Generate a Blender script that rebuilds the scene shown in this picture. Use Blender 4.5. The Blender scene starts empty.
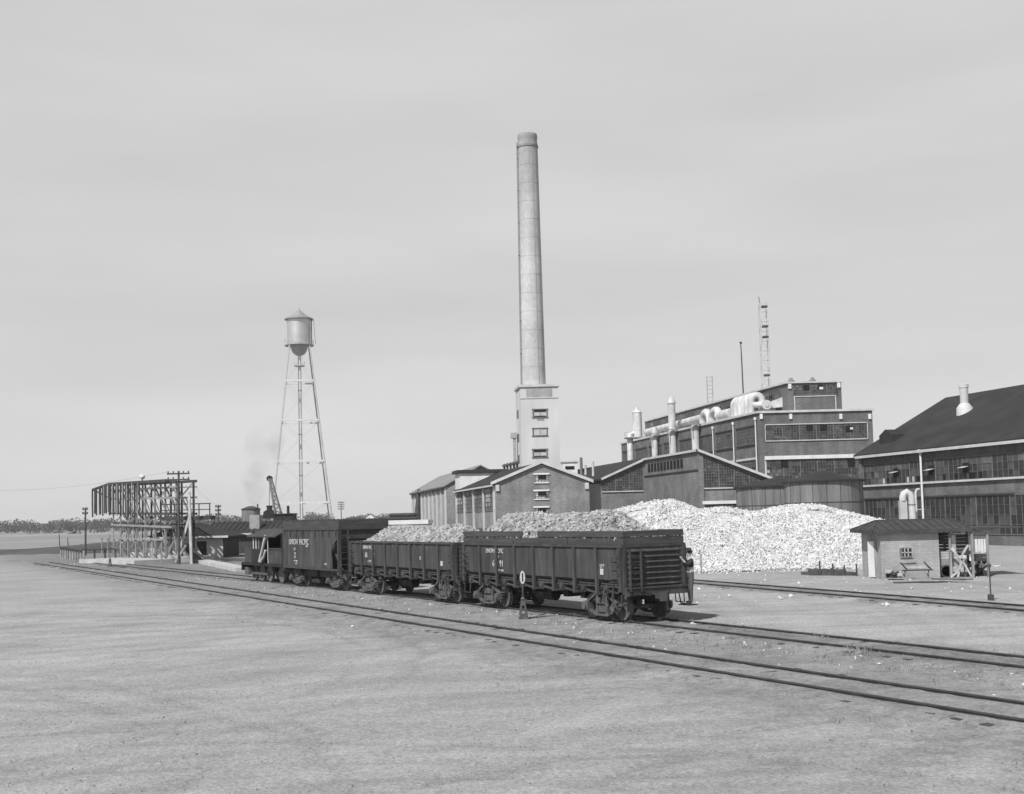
import bpy, bmesh, math, random
import numpy as np
from mathutils import Vector, Matrix

random.seed(7)
rng = np.random.default_rng(7)
SC = bpy.context.scene
COL = SC.collection

# ------------------------------------------------------------------ survey camera
H, F, CX, CY = 3.7, 1150.0, 512.0, 443.6
PITCH, ROLL = math.radians(3.6), math.radians(-1.41)
RC = Matrix.Rotation(math.pi/2 + PITCH, 3, 'X') @ Matrix.Rotation(ROLL, 3, 'Z')


def at(px, py, Y):
    """survey: the point on the plane y = Y seen along the sight line (px, py)"""
    d = RC @ Vector(((px-CX)/F, -(py-CY)/F, -1.0))
    return Vector((0, 0, H)) + d*(Y/d.y)


def gp(px, py, z=0.0):
    d = RC @ Vector(((px-CX)/F, -(py-CY)/F, -1.0))
    return Vector((0, 0, H)) + d*((z-H)/d.z)


# ------------------------------------------------------------------ materials
def nt(mat):
    mat.use_nodes = True
    return mat.node_tree.nodes, mat.node_tree.links, mat.node_tree.nodes['Principled BSDF']


def g3(v):
    v = max(0.0, min(1.0, v))
    return (v, v, v, 1)


def M(name, v, var=.2, scale=1.5, rough=.85, bump=0.0, bscale=20, metal=0.0, stretch=(1, 1, 1), fine=.12, fscale=14, spec=.3):
    """weathered plain surface: broad patches + fine mottling, all in grey"""
    m = bpy.data.materials.new(name)
    N, L, P = nt(m)
    tc = N.new('ShaderNodeTexCoord')
    mp = N.new('ShaderNodeMapping'); mp.inputs['Scale'].default_value = stretch
    L.new(tc.outputs['Object'], mp.inputs['Vector'])
    n1 = N.new('ShaderNodeTexNoise'); n1.inputs['Scale'].default_value = scale; n1.inputs['Detail'].default_value = 6
    n2 = N.new('ShaderNodeTexNoise'); n2.inputs['Scale'].default_value = fscale; n2.inputs['Detail'].default_value = 4
    L.new(mp.outputs[0], n1.inputs['Vector']); L.new(mp.outputs[0], n2.inputs['Vector'])
    r1 = N.new('ShaderNodeMapRange'); r1.inputs[1].default_value = .3; r1.inputs[2].default_value = .7
    r1.inputs[3].default_value = v*(1-var); r1.inputs[4].default_value = v*(1+var)
    L.new(n1.outputs['Fac'], r1.inputs[0])
    r2 = N.new('ShaderNodeMapRange'); r2.inputs[1].default_value = .3; r2.inputs[2].default_value = .7
    r2.inputs[3].default_value = 1-fine; r2.inputs[4].default_value = 1+fine
    L.new(n2.outputs['Fac'], r2.inputs[0])
    mu = N.new('ShaderNodeMath'); mu.operation = 'MULTIPLY'
    L.new(r1.outputs[0], mu.inputs[0]); L.new(r2.outputs[0], mu.inputs[1])
    cb = N.new('ShaderNodeCombineColor')
    for i in range(3):
        L.new(mu.outputs[0], cb.inputs[i])
    L.new(cb.outputs[0], P.inputs['Base Color'])
    P.inputs['Roughness'].default_value = rough
    P.inputs['Metallic'].default_value = metal
    P.inputs['Specular IOR Level'].default_value = spec
    if bump:
        nb = N.new('ShaderNodeTexNoise'); nb.inputs['Scale'].default_value = bscale; nb.inputs['Detail'].default_value = 5
        L.new(tc.outputs['Object'], nb.inputs['Vector'])
        b = N.new('ShaderNodeBump'); b.inputs['Strength'].default_value = bump; b.inputs['Distance'].default_value = .05
        L.new(nb.outputs['Fac'], b.inputs['Height']); L.new(b.outputs[0], P.inputs['Normal'])
    return m


def brick(name, v, mortar, var=.2, patch=.25):
    m = bpy.data.materials.new(name)
    N, L, P = nt(m)
    tc = N.new('ShaderNodeTexCoord')
    sp = N.new('ShaderNodeSeparateXYZ'); L.new(tc.outputs['Object'], sp.inputs[0])
    ad = N.new('ShaderNodeMath'); L.new(sp.outputs[0], ad.inputs[0]); L.new(sp.outputs[1], ad.inputs[1])
    cv = N.new('ShaderNodeCombineXYZ'); L.new(ad.outputs[0], cv.inputs[0]); L.new(sp.outputs[2], cv.inputs[1])
    bt = N.new('ShaderNodeTexBrick')
    bt.inputs['Scale'].default_value = 1; bt.inputs['Brick Width'].default_value = .24
    bt.inputs['Row Height'].default_value = .085; bt.inputs['Mortar Size'].default_value = .009
    bt.inputs['Color1'].default_value = g3(v*(1-var)); bt.inputs['Color2'].default_value = g3(v*(1+var))
    bt.inputs['Mortar'].default_value = g3(mortar)
    L.new(cv.outputs[0], bt.inputs['Vector'])
    n1 = N.new('ShaderNodeTexNoise'); n1.inputs['Scale'].default_value = .45; n1.inputs['Detail'].default_value = 7
    L.new(tc.outputs['Object'], n1.inputs['Vector'])
    r1 = N.new('ShaderNodeMapRange'); r1.inputs[1].default_value = .3; r1.inputs[2].default_value = .7
    r1.inputs[3].default_value = 1-patch; r1.inputs[4].default_value = 1+patch
    L.new(n1.outputs['Fac'], r1.inputs[0])
    ms = N.new('ShaderNodeMapping'); ms.inputs['Scale'].default_value = (1.6, 1.6, .12); L.new(tc.outputs['Object'], ms.inputs['Vector'])
    n3 = N.new('ShaderNodeTexNoise'); n3.inputs['Scale'].default_value = .9; n3.inputs['Detail'].default_value = 5; L.new(ms.outputs[0], n3.inputs['Vector'])
    r3 = N.new('ShaderNodeMapRange'); r3.inputs[1].default_value = .3; r3.inputs[2].default_value = .7; r3.inputs[3].default_value = .84; r3.inputs[4].default_value = 1.12
    L.new(n3.outputs['Fac'], r3.inputs[0])
    m3 = N.new('ShaderNodeMath'); m3.operation = 'MULTIPLY'; L.new(r1.outputs[0], m3.inputs[0]); L.new(r3.outputs[0], m3.inputs[1])
    mx = N.new('ShaderNodeMix'); mx.data_type = 'RGBA'; mx.blend_type = 'MULTIPLY'; mx.inputs[0].default_value = 1
    L.new(bt.outputs['Color'], mx.inputs[6]); L.new(m3.outputs[0], mx.inputs[7])
    L.new(mx.outputs[2], P.inputs['Base Color'])
    P.inputs['Roughness'].default_value = .92; P.inputs['Specular IOR Level'].default_value = .2
    return m


MT = {
    'car': M('boxcar_red_paint', .052, .38, .9, .75, .35, 2.6, stretch=(2.2, 2.2, .3), fine=.28, fscale=4),
    'car_dark': M('grimy_steel', .05, .3, 2, .8, .2, 30),
    'wood_dark': M('tarred_boards', .055, .3, 2.5, .9, .2, 25, stretch=(.3, .3, 3)),
    'truck': M('dusty_iron', .085, .35, 4, .85),
    'wheel': M('worn_wheel_steel', .10, .3, 5, .6, metal=.0),
    'black': M('sooty_black', .018, .3, 2, .8),
    'letter': M('faded_white_lettering', .5, .2, 6, .8, fine=.3, fscale=25),
    'placard': M('white_card', .45, .05, 3),
    'rail': M('dull_rail_steel', .05, .3, 3, .6),
    'tie': M('creosoted_sleeper', .06, .4, 3, .95, .3),
    'stone': M('limestone', .54, .16, 2.2, .95, .0, fine=.2, fscale=6),
    'pile_gaps': M('pile_gap_shade', .38, .25, 1.5, .95),  # bed of the pile, darkened to paint shade in the gaps between stones
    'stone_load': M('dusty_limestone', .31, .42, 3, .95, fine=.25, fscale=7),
    'clod': M('dirt_clods', .23, .4, 2, .97),
    'stone_dim': M('stone_gap_shade', .08, .25, 1.5, .95, .4, 8),  # bed under the car loads, coloured dark as shade between the stones
    'brick': brick('red_brick', .17, .22),
    'brick_m': brick('mill_brick', .115, .15),
    'brick_h': brick('hall_brick', .15, .19),
    'brick_d': brick('dark_brick_and_shade', .045, .06),  # dark brick; also carries the painted shade of the link and lime shed
    'brick_l': brick('pale_brick', .21, .26),
    'hut_brick': brick('whitewashed_brick', .34, .25, .10, .14),
    'conc': M('pale_concrete', .50, .12, .5, .9, .1, 6, stretch=(1, 1, .3), fine=.06),
    'conc_g': M('grey_concrete', .3, .2, 1, .95),
    'stack': M('smokestack_masonry', .45, .16, .22, .9, .0, stretch=(1, 1, .8), fine=.10, fscale=2.2),
    'stack_d': M('sooted_masonry', .22, .3, .8, .9),
    'white': M('white_paint', .6, .1, 1.2, .6, fine=.05),
    'whiteduct': M('whitewashed_sheet_iron', .50, .25, 1.0, .55, stretch=(1, 1, .4), fine=.12, fscale=5),
    'trim': M('pale_stone_trim', .46, .15, 1, .8),
    'roof': M('tar_roofing', .027, .32, .4, .9, .1, 8, fine=.18),
    'roof_g': M('grey_roofing', .2, .2, .5, .9),
    'roof_hut': M('seamed_tin_roof', .05, .2, 1.5, .6, fine=.15),
    'glass': M('dirty_window_glass', .03, .4, 1, .35, spec=.5),
    'glass_m': M('dusty_window_glass', .065, .3, 1, .5, spec=.4),
    'glass_l': M('whitened_window_glass', .12, .3, 1, .6),
    'glass_p': M('pale_painted_glass', .42, .2, 1, .6),
    'hole': M('open_dark_interior', .008, .1, 1, 1),
    'sash': M('steel_sash_bars', .13, .2, 2, .8),
    'tin': M('galvanised_sheet', .20, .25, .6, .55, metal=.35, stretch=(1, 1, .25), fine=.15, fscale=4),
    'tank': M('rusted_tank_plate', .155, .45, .55, .7, metal=.0, stretch=(1.2, 1.2, .12), fine=.2, fscale=3),
    'alu': M('aluminium_paint', .52, .08, .6, .44, metal=.65, fine=.05),
    'alu_d': M('weathered_aluminium_paint', .33, .15, 1, .5, metal=.3),
    'timber': M('weathered_timber', .24, .35, 1.4, .9, stretch=(2, 2, .4)),
    'timber_l': M('bare_pale_timber', .42, .2, 1.4, .9),
    'timber_d': M('stained_dark_timber', .05, .35, 1.4, .9),
    'pole': M('creosoted_pole', .06, .3, 2, .9),
    'wall_white': M('limewashed_wall', .40, .15, .8, .95, fine=.06),
    'skin': M('skin', .34, .06, 5, .6),
    'shirt': M('light_work_shirt', .36, .15, 6, .95),
    'vest': M('waistcoat_and_arm_shade', .03, .2, 6, .95),
    'trousers': M('faded_denim', .08, .2, 6, .95),
    'felt': M('dark_felt', .03, .2, 6, .95),
    'leaf': M('far_foliage', .06, .5, .05, .95, fine=.4, fscale=.4),
    'grass': M('dry_grass', .24, .4, 1.2, .95),
    'earth': M('dark_damp_earth', .065, .3, .08, .95, .2, 2),
    'bush': M('weed_foliage', .08, .4, 1, .95),
}


# ------------------------------------------------------------------ mesh builder
class MB:
    def __init__(s):
        s.v = []; s.f = []; s.mi = []

    def add(s, vs, fs, mi=0):
        o = len(s.v)
        s.v += [tuple(p) for p in vs]
        s.f += [tuple(i+o for i in f) for f in fs]
        s.mi += [mi]*len(fs)
        return s

    def box(s, x0, x1, y0, y1, z0, z1, mi=0):
        return s.solid([(x0, y0), (x1, y0), (x1, y1), (x0, y1)], z0, z1, mi)

    def solid(s, plan, z0, z1, mi=0):
        """vertical prism over a plan polygon; z1 may be a list of heights"""
        n = len(plan)
        zt = z1 if isinstance(z1, (list, tuple)) else [z1]*n
        zb = z0 if isinstance(z0, (list, tuple)) else [z0]*n
        vs = [(p[0], p[1], zb[i]) for i, p in enumerate(plan)] + [(p[0], p[1], zt[i]) for i, p in enumerate(plan)]
        fs = [tuple(range(n))[::-1], tuple(range(n, 2*n))] + [(i, (i+1) % n, n+(i+1) % n, n+i) for i in range(n)]
        return s.add(vs, fs, mi)

    def extr(s, pts, vec, mi=0):
        """polygon extruded along a vector"""
        n = len(pts); v = Vector(vec)
        vs = [Vector(p) for p in pts] + [Vector(p)+v for p in pts]
        fs = [tuple(range(n))[::-1], tuple(range(n, 2*n))] + [(i, (i+1) % n, n+(i+1) % n, n+i) for i in range(n)]
        return s.add(vs, fs, mi)

    def bar(s, p0, p1, w, h=None, mi=0, up=(0, 0, 1)):
        h = h or w
        p0, p1 = Vector(p0), Vector(p1)
        d = (p1-p0)
        if d.length < 1e-6:
            return s
        d.normalize(); u = Vector(up)
        if abs(d.dot(u)) > .98:
            u = Vector((1, 0, 0))
        a = d.cross(u).normalized()*(w/2); b = a.cross(d).normalized()*(h/2)
        q = [(-1, -1), (1, -1), (1, 1), (-1, 1)]
        vs = [p0+a*i+b*j for i, j in q]+[p1+a*i+b*j for i, j in q]
        return s.add(vs, [(3, 2, 1, 0), (4, 5, 6, 7), (0, 1, 5, 4), (1, 2, 6, 5), (2, 3, 7, 6), (3, 0, 4, 7)], mi)

    def tube(s, pts, r, n=8, mi=0, caps=True):
        pts = [Vector(p) for p in pts]
        rs = r if isinstance(r, (list, tuple)) else [r]*len(pts)
        vs = []; fs = []; pa = None
        for i, p in enumerate(pts):
            d = (pts[min(i+1, len(pts)-1)]-pts[max(i-1, 0)]).normalized()
            if pa is None:
                u = Vector((0, 0, 1)) if abs(d.z) < .9 else Vector((1, 0, 0))
                a = d.cross(u).normalized()
            else:
                a = (pa-d*pa.dot(d)).normalized()
            pa = a; b = d.cross(a)
            for k in range(n):
                t = 2*math.pi*k/n
                vs.append(p+(a*math.cos(t)+b*math.sin(t))*rs[i])
        for i in range(len(pts)-1):
            for k in range(n):
                fs.append((i*n+k, i*n+(k+1) % n, (i+1)*n+(k+1) % n, (i+1)*n+k))
        if caps:
            fs.append(tuple(range(n))[::-1]); fs.append(tuple(range((len(pts)-1)*n, len(pts)*n)))
        return s.add(vs, fs, mi)

    def lathe(s, prof, c=(0, 0, 0), n=32, mi=0, axis='z'):
        vs = []; fs = []
        for r, z in prof:
            for k in range(n):
                t = 2*math.pi*k/n
                if axis == 'z':
                    vs.append((c[0]+r*math.cos(t), c[1]+r*math.sin(t), c[2]+z))
                elif axis == 'y':
                    vs.append((c[0]+r*math.cos(t), c[1]+z, c[2]+r*math.sin(t)))
                else:
                    vs.append((c[0]+z, c[1]+r*math.cos(t), c[2]+r*math.sin(t)))
        for i in range(len(prof)-1):
            for k in range(n):
                fs.append((i*n+k, i*n+(k+1) % n, (i+1)*n+(k+1) % n, (i+1)*n+k))
        fs.append(tuple(range(n))[::-1]); fs.append(tuple(range((len(prof)-1)*n, len(prof)*n)))
        return s.add(vs, fs, mi)

    def build(s, name, mats, parent=None, smooth=False, world=True, recalc=True):
        me = bpy.data.meshes.new(name)
        vs = s.v
        if parent is not None and world:
            o = ROOT(parent).location
            vs = [(p[0]-o.x, p[1]-o.y, p[2]-o.z) for p in vs]
        me.from_pydata(vs, [], s.f)
        mats = mats if isinstance(mats, (list, tuple)) else [mats]
        for m in mats:
            me.materials.append(MT[m] if isinstance(m, str) else m)
        if len(mats) > 1:
            me.polygons.foreach_set('material_index', s.mi)
        if recalc:
            bm = bmesh.new(); bm.from_mesh(me)
            bmesh.ops.recalc_face_normals(bm, faces=bm.faces)
            bm.to_mesh(me); bm.free()
        if smooth:
            me.polygons.foreach_set('use_smooth', [True]*len(me.polygons))
            try:
                me.set_sharp_from_angle(angle=math.radians(40))
            except Exception:
                pass
        me.update()
        ob = bpy.data.objects.new(name, me)
        COL.objects.link(ob)
        if parent is not None:
            ob.parent = parent
        return ob


def ROOT(o):
    while o.parent:
        o = o.parent
    return o


def thing(name, label, cat, loc=(0, 0, 0), rz=0.0, group=None):
    o = bpy.data.objects.new(name, None)
    o.empty_display_size = .3
    COL.objects.link(o); o.location = loc; o.rotation_euler = (0, 0, rz)
    return tag(o, label, cat, group)


def tag(o, label, cat, group=None, kind=None):
    o['label'] = label; o['category'] = cat
    if group:
        o['group'] = group
    if kind:
        o['kind'] = kind
    return o


def struct(o):
    o['kind'] = 'structure'
    return o


def copy_tree(o, parent=None):
    c = o.copy(); COL.objects.link(c)
    if parent:
        c.parent = parent
    for ch in list(o.children):
        copy_tree(ch, c)
    return c


def text_mesh(body, size, xs=1.0, extr=.004):
    cu = bpy.data.curves.new('lettering', 'FONT')
    cu.body = body; cu.size = size; cu.extrude = extr; cu.align_x = 'CENTER'
    ob = bpy.data.objects.new('lettering', cu); COL.objects.link(ob)
    dg = bpy.context.evaluated_depsgraph_get()
    me = bpy.data.meshes.new_from_object(ob.evaluated_get(dg))
    bpy.data.objects.remove(ob)
    me.name = 'lettering'
    for v in me.vertices:
        v.co.x *= xs
    return me


def lettering(parent, body, size, loc, xs=.75, mat='letter'):
    me = text_mesh(body, size, xs)
    me.materials.clear(); me.materials.append(MT[mat])
    for v in me.vertices:
        x, y, z = v.co
        v.co = (loc[0]+x, loc[1]-z, loc[2]+y)
    o = bpy.data.objects.new('lettering', me); COL.objects.link(o); o.parent = parent
    return o


# ------------------------------------------------------------------ railway frame
T2 = Vector((.446, -.895)); N2 = Vector((.895, .446))


def fit(pts, d=3):
    p = np.array(pts, float)
    c = np.polyfit(p[:, 0], p[:, 1], d)
    return lambda s: float(np.polyval(c, s)) if np.ndim(s) == 0 else np.polyval(c, s)


c1 = fit([(20, 19.0), (-12, 17.0), (-40, 15.05), (-80, 12.45), (-130, 9.3)], 2)
c2 = fit([(10, 23.2), (-12, 22.35), (-22, 21.9), (-35, 21.1), (-50, 19.9), (-60, 19.1), (-80, 17.5), (-100, 16.0), (-130, 13.6)], 3)
c3 = fit([(15, 31.0), (-5, 32.0), (-30, 33.4), (-49, 34.8), (-70, 35.4), (-100, 34.5)], 3)


def SN(s, n, z=0.0):
    p = T2*s+N2*n
    return Vector((p.x, p.y, z))


def frame_on(c, s):
    d = (c(s+.5)-c(s-.5))
    t = T2+N2*d
    return SN(s, c(s)), math.atan2(t.y, t.x)


# ------------------------------------------------------------------ ground
def hnoise(x, y, seed):
    """cheap smooth value noise"""
    r = np.random.default_rng(seed); tb = r.random((64, 64))
    xi = np.floor(x).astype(int); yi = np.floor(y).astype(int)
    fx = x-xi; fy = y-yi; fx = fx*fx*(3-2*fx); fy = fy*fy*(3-2*fy)
    a = tb[xi % 64, yi % 64]; b = tb[(xi+1) % 64, yi % 64]; c = tb[xi % 64, (yi+1) % 64]; d = tb[(xi+1) % 64, (yi+1) % 64]
    return (a*(1-fx)+b*fx)*(1-fy)+(c*(1-fx)+d*fx)*fy


def axis_lines(lo, hi, a, b, step, grow):
    mid = list(np.arange(a, b+1e-6, step)); out = []; s = step; x = b
    while x < hi:
        s *= grow; x += s; out.append(min(x, hi))
    lo_l = []; s = step; x = a
    while x > lo:
        s *= grow; x -= s; lo_l.append(max(x, lo))
    return np.array(lo_l[::-1]+mid+out)


def sstep(a, b, x):
    t = np.clip((x-a)/(b-a), 0, 1)
    return t*t*(3-2*t)


def make_ground():
    xs = axis_lines(-4500, 4500, -14, 22, .22, 1.03)
    ys = axis_lines(-300, 7000, 10, 44, .22, 1.022)
    X, Y = np.meshgrid(xs, ys, indexing='ij')
    S = X*T2.x+Y*T2.y; N = X*N2.x+Y*N2.y
    wob = (hnoise(X*.6, Y*.6, 3)-.5)*1.3+(hnoise(X*2.1, Y*2.1, 4)-.5)*.8
    d1 = np.abs(N-c1(np.clip(S, -140, 20))); d2 = np.abs(N-c2(np.clip(S, -140, 10))); d3 = np.abs(N-c3(np.clip(S, -100, 15)))
    cin = np.maximum.reduce([np.where(N < c1(np.clip(S, -140, 20)), .50*(1-sstep(.6, 5.2, d1+wob*1.4)), .42*(1-sstep(.6, 2.4, d1+wob*.9))), .62*(1-sstep(.8, 2.4, d2+wob*.8)), .6*(1-sstep(.8, 1.9, d3+wob*.6))])
    between = (1-sstep(-.6, .9, c1(np.clip(S, -140, 20))-1.1-N+wob))*(1-sstep(-.5, 1.0, N-c2(np.clip(S, -140, 10))-1.3+wob))
    cin = np.maximum(cin, .40*between)
    yard = sstep(60, 85, Y)*(1-sstep(160, 190, Y))*(1-sstep(-1, 3, c1(np.clip(S, -140, 20))-N+wob*2))*(1-sstep(-12, -2, X))
    cin = np.maximum(cin, .6*yard)
    cin = np.clip(cin*(.75+.5*hnoise(X*1.3, Y*1.3, 5)), 0, 1)
    near = 1-sstep(90, 160, np.hypot(X, Y))
    Z = near*((hnoise(X*.35, Y*.35, 6)-.5)*.06+(hnoise(X*1.4, Y*1.4, 7)-.5)*.03)
    flat = np.maximum.reduce([1-sstep(.9, 1.8, d1), 1-sstep(.9, 1.8, d2), 1-sstep(.9, 1.8, d3)])
    Z = Z*(1-flat)+flat*(.078+.03*(hnoise(X*3, Y*3, 9)-.5))
    # shallow curved wheel ruts in the bare yard
    rut = np.zeros_like(Z)
    for cx, cy, r in ((-22, 30, 18.0), (-22, 30, 19.5), (-5, 2, 17.5), (-5, 2, 19.1), (20, -12, 34), (20, -12, 35.6), (-30, 5, 28.5), (-30, 5, 30), (2, 60, 43), (2, 60, 44.5), (-2, 75, 57.2), (-2, 75, 58.6), (8, 90, 73), (8, 90, 74.4), (-12, 18, 7.2), (-12, 18, 8.7)):
        q = np.abs(np.hypot(X-cx, Y-cy)-r+(hnoise(X*.5, Y*.5, 11)-.5)*.5)
        rut = np.maximum(rut, (1-sstep(.06, .22, q))*sstep(.15, .5, hnoise(X*.3+r, Y*.3, 12)))
    rut *= (1-sstep(-2.5, -1.0, N-c1(np.clip(S, -140, 20))))
    Z -= rut*.03
    sweep = np.zeros_like(Z)
    for k, (cx, cy) in enumerate(((-34, 46), (14, -16), (-6, 78))):
        r = np.hypot(X-cx, Y-cy); th = np.arctan2(Y-cy, X-cx)
        sweep += (hnoise(r*1.3+k*9, th*5+k*7+40, 30+k)-.5)+.6*(hnoise(r*2.6+k*5, th*9+60, 40+k)-.5)
    sweep = sweep*(1-sstep(45, 80, Y))
    nx, ny = X.shape
    me = bpy.data.meshes.new('ground')
    V = np.stack([X, Y, Z], -1).reshape(-1, 3)
    i = np.arange(nx*ny).reshape(nx, ny)
    Q = np.stack([i[:-1, :-1], i[1:, :-1], i[1:, 1:], i[:-1, 1:]], -1).reshape(-1, 4)
    me.vertices.add(len(V)); me.vertices.foreach_set('co', V.ravel())
    me.loops.add(Q.size); me.loops.foreach_set('vertex_index', Q.ravel())
    me.polygons.add(len(Q)); me.polygons.foreach_set('loop_start', np.arange(len(Q))*4); me.polygons.foreach_set('loop_total', np.full(len(Q), 4))
    me.polygons.foreach_set('use_smooth', np.ones(len(Q), bool))
    me.update(calc_edges=True)
    for nm, A in (('cinder', cin), ('rut', rut), ('sweep', sweep), ('field', sstep(130, 230, np.hypot(X, Y)))):
        at_ = me.attributes.new(nm, 'FLOAT', 'POINT'); at_.data.foreach_set('value', A.ravel().astype(np.float32))
    m = bpy.data.materials.new('yard_dirt'); Nn, L, P = nt(m)
    tc = Nn.new('ShaderNodeTexCoord')

    def noise(sc, det=6, rough=.6, vec=None):
        n = Nn.new('ShaderNodeTexNoise'); n.inputs['Scale'].default_value = sc; n.inputs['Detail'].default_value = det
        n.inputs['Roughness'].default_value = rough
        L.new(vec or tc.outputs['Object'], n.inputs['Vector']); return n.outputs['Fac']

    def rng_(src, a, b, c, d):
        r = Nn.new('ShaderNodeMapRange')
        for k, q in enumerate((a, b, c, d)):
            r.inputs[k+1].default_value = q
        L.new(src, r.inputs[0]); return r.outputs[0]

    def mul(a, b):
        q = Nn.new('ShaderNodeMath'); q.operation = 'MULTIPLY'; L.new(a, q.inputs[0])
        L.new(b, q.inputs[1]); return q.outputs[0]

    def mixf(fac, a, b):
        q = Nn.new('ShaderNodeMix'); q.data_type = 'FLOAT'; L.new(fac, q.inputs[0])
        L.new(a, q.inputs[2]); L.new(b, q.inputs[3]); return q.outputs[0]

    def attr(n):
        a = Nn.new('ShaderNodeAttribute'); a.attribute_name = n; return a.outputs['Fac']
    stre = Nn.new('ShaderNodeMapping'); stre.inputs['Rotation'].default_value = (0, 0, math.radians(20)); stre.inputs['Scale'].default_value = (.25, 1.3, 1)
    L.new(tc.outputs['Object'], stre.inputs['Vector'])
    dirt = mul(mul(rng_(noise(.22, 5, .6), .3, .7, .27, .335), rng_(noise(7, 9, .85), .25, .75, .76, 1.22)), rng_(noise(1.5, 7, .75, stre.outputs[0]), .3, .7, .93, 1.06))
    peb = Nn.new('ShaderNodeTexVoronoi'); peb.inputs['Scale'].default_value = 16; L.new(tc.outputs['Object'], peb.inputs['Vector'])
    sc_ = Nn.new('ShaderNodeSeparateColor'); L.new(peb.outputs['Color'], sc_.inputs[0])
    cind = mul(rng_(noise(1.4, 8, .7), .3, .7, .075, .14), rng_(sc_.outputs[0], 0, 1, .5, 1.65))
    pb2 = Nn.new('ShaderNodeTexVoronoi'); pb2.inputs['Scale'].default_value = 33; L.new(tc.outputs['Object'], pb2.inputs['Vector'])
    s2_ = Nn.new('ShaderNodeSeparateColor'); L.new(pb2.outputs['Color'], s2_.inputs[0])
    dirt = mul(mul(dirt, rng_(sc_.outputs[1], 0, 1, .86, 1.12)), rng_(s2_.outputs[1], 0, 1, .84, 1.15))
    dirt = mul(dirt, rng_(attr('rut'), 0, 1, 1, .86))
    dirt = mul(dirt, rng_(attr('sweep'), -.9, .9, .86, 1.15))
    brk = noise(2.5, 6, .7)
    a_ = Nn.new('ShaderNodeMath'); a_.operation = 'ADD'; L.new(attr('cinder'), a_.inputs[0]); L.new(rng_(brk, .3, .7, -.28, .28), a_.inputs[1])
    cf = rng_(a_.outputs[0], .05, .95, 0, 1)
    v = mixf(cf, dirt, cind)
    fld = mul(rng_(noise(.012, 4, .5), .35, .65, .19, .26), rng_(noise(.1, 5, .6), .3, .7, .85, 1.15))
    v = mixf(attr('field'), v, fld)
    cb = Nn.new('ShaderNodeCombineColor')
    for k in range(3):
        L.new(v, cb.inputs[k])
    L.new(cb.outputs[0], P.inputs['Base Color']); P.inputs['Roughness'].default_value = .97; P.inputs['Specular IOR Level'].default_value = .1
    b = Nn.new('ShaderNodeBump'); b.inputs['Strength'].default_value = .28; b.inputs['Distance'].default_value = .04
    s_ = Nn.new('ShaderNodeMath'); s_.operation = 'ADD'; L.new(noise(9, 8, .75), s_.inputs[0]); L.new(peb.outputs['Distance'], s_.inputs[1])
    L.new(s_.outputs[0], b.inputs['Height']); L.new(b.outputs[0], P.inputs['Normal'])
    me.materials.append(m)
    o = bpy.data.objects.new('ground', me); COL.objects.link(o)
    struct(o)


make_ground()

# ------------------------------------------------------------------ railway tracks
GA = .735


def track(c, s0, s1, step=1.5):
    root = bpy.data.objects.new('railway_track', None); COL.objects.link(root); struct(root)
    ss = np.arange(s0, s1+.01, step)
    for sg in (-1, 1):
        mb = MB()
        pts = [SN(s, c(s)+sg*GA) for s in ss]
        prof = [(-.06, .0), (.06, .0), (.06, .03), (.016, .042), (.016, .09), (.037, .098), (.037, .125), (-.037, .125), (-.037, .098), (-.016, .09), (-.016, .042), (-.06, .03)]
        vs = []; fs = []; n = len(prof)
        for p in pts:
            for a, z in prof:
                vs.append((p.x+N2.x*a, p.y+N2.y*a, z+.02))
        for i in range(len(pts)-1):
            for k in range(n):
                fs.append((i*n+k, i*n+(k+1) % n, (i+1)*n+(k+1) % n, (i+1)*n+k))
        mb.add(vs, fs)
        mb.build('rail', 'rail', root)
    mb = MB(); s = s0
    while s < s1:
        p, a = frame_on(c, s)
        d = Vector((math.cos(a+math.pi/2), math.sin(a+math.pi/2), 0))
        w = 1.2+random.uniform(-.12, .12)
        mb.bar(p-d*w+Vector((0, 0, -.018+random.uniform(-.014, .014))), p+d*w+Vector((0, 0, -.018+random.uniform(-.014, .024))), .2, .15)
        s += .62
    sl = mb.build('sleepers', 'tie', root)
    sl['kind'] = 'stuff'
    return root


track(c1, -128, 14); track(c2, -128, 8); track(c3, -100, 12)

# ------------------------------------------------------------------ stones
ICO_V, ICO_F = None, None


def ico():
    """angular eight-sided lump"""
    global ICO_V, ICO_F
    if ICO_V is None:
        ICO_V = np.array([(1, 0, 0), (-1, 0, 0), (0, 1, 0), (0, -1, 0), (0, 0, 1), (0, 0, -1)], float)
        ICO_F = np.array([(0, 2, 4), (2, 1, 4), (1, 3, 4), (3, 0, 4), (2, 0, 5), (1, 2, 5), (3, 1, 5), (0, 3, 5)])
    return ICO_V, ICO_F


def rocks(P, R, seed=1):
    """P (n,3) centres, R (n) radii -> verts, faces of angular lumps"""
    r = np.random.default_rng(seed); V, Fc = ico(); n = len(P)
    q = r.normal(size=(n, 4)); q /= np.linalg.norm(q, axis=1)[:, None]
    w, x, y, z = q.T
    Rm = np.stack([1-2*(y*y+z*z), 2*(x*y-w*z), 2*(x*z+w*y), 2*(x*y+w*z), 1-2*(x*x+z*z), 2*(y*z-w*x), 2*(x*z-w*y), 2*(y*z+w*x), 1-2*(x*x+y*y)], -1).reshape(n, 3, 3)
    sc = r.uniform(.65, 1.3, (n, 1, 3))
    jit = r.uniform(.8, 1.35, (n, 6, 1))
    A = V[None]*jit*sc+r.normal(size=(n, 6, 3))*.18
    A = np.einsum('nij,nkj->nki', Rm, A)*R[:, None, None]+P[:, None, :]
    Fi = Fc[None]+(np.arange(n)*6)[:, None, None]
    return A.reshape(-1, 3), Fi.reshape(-1, 3)


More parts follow.
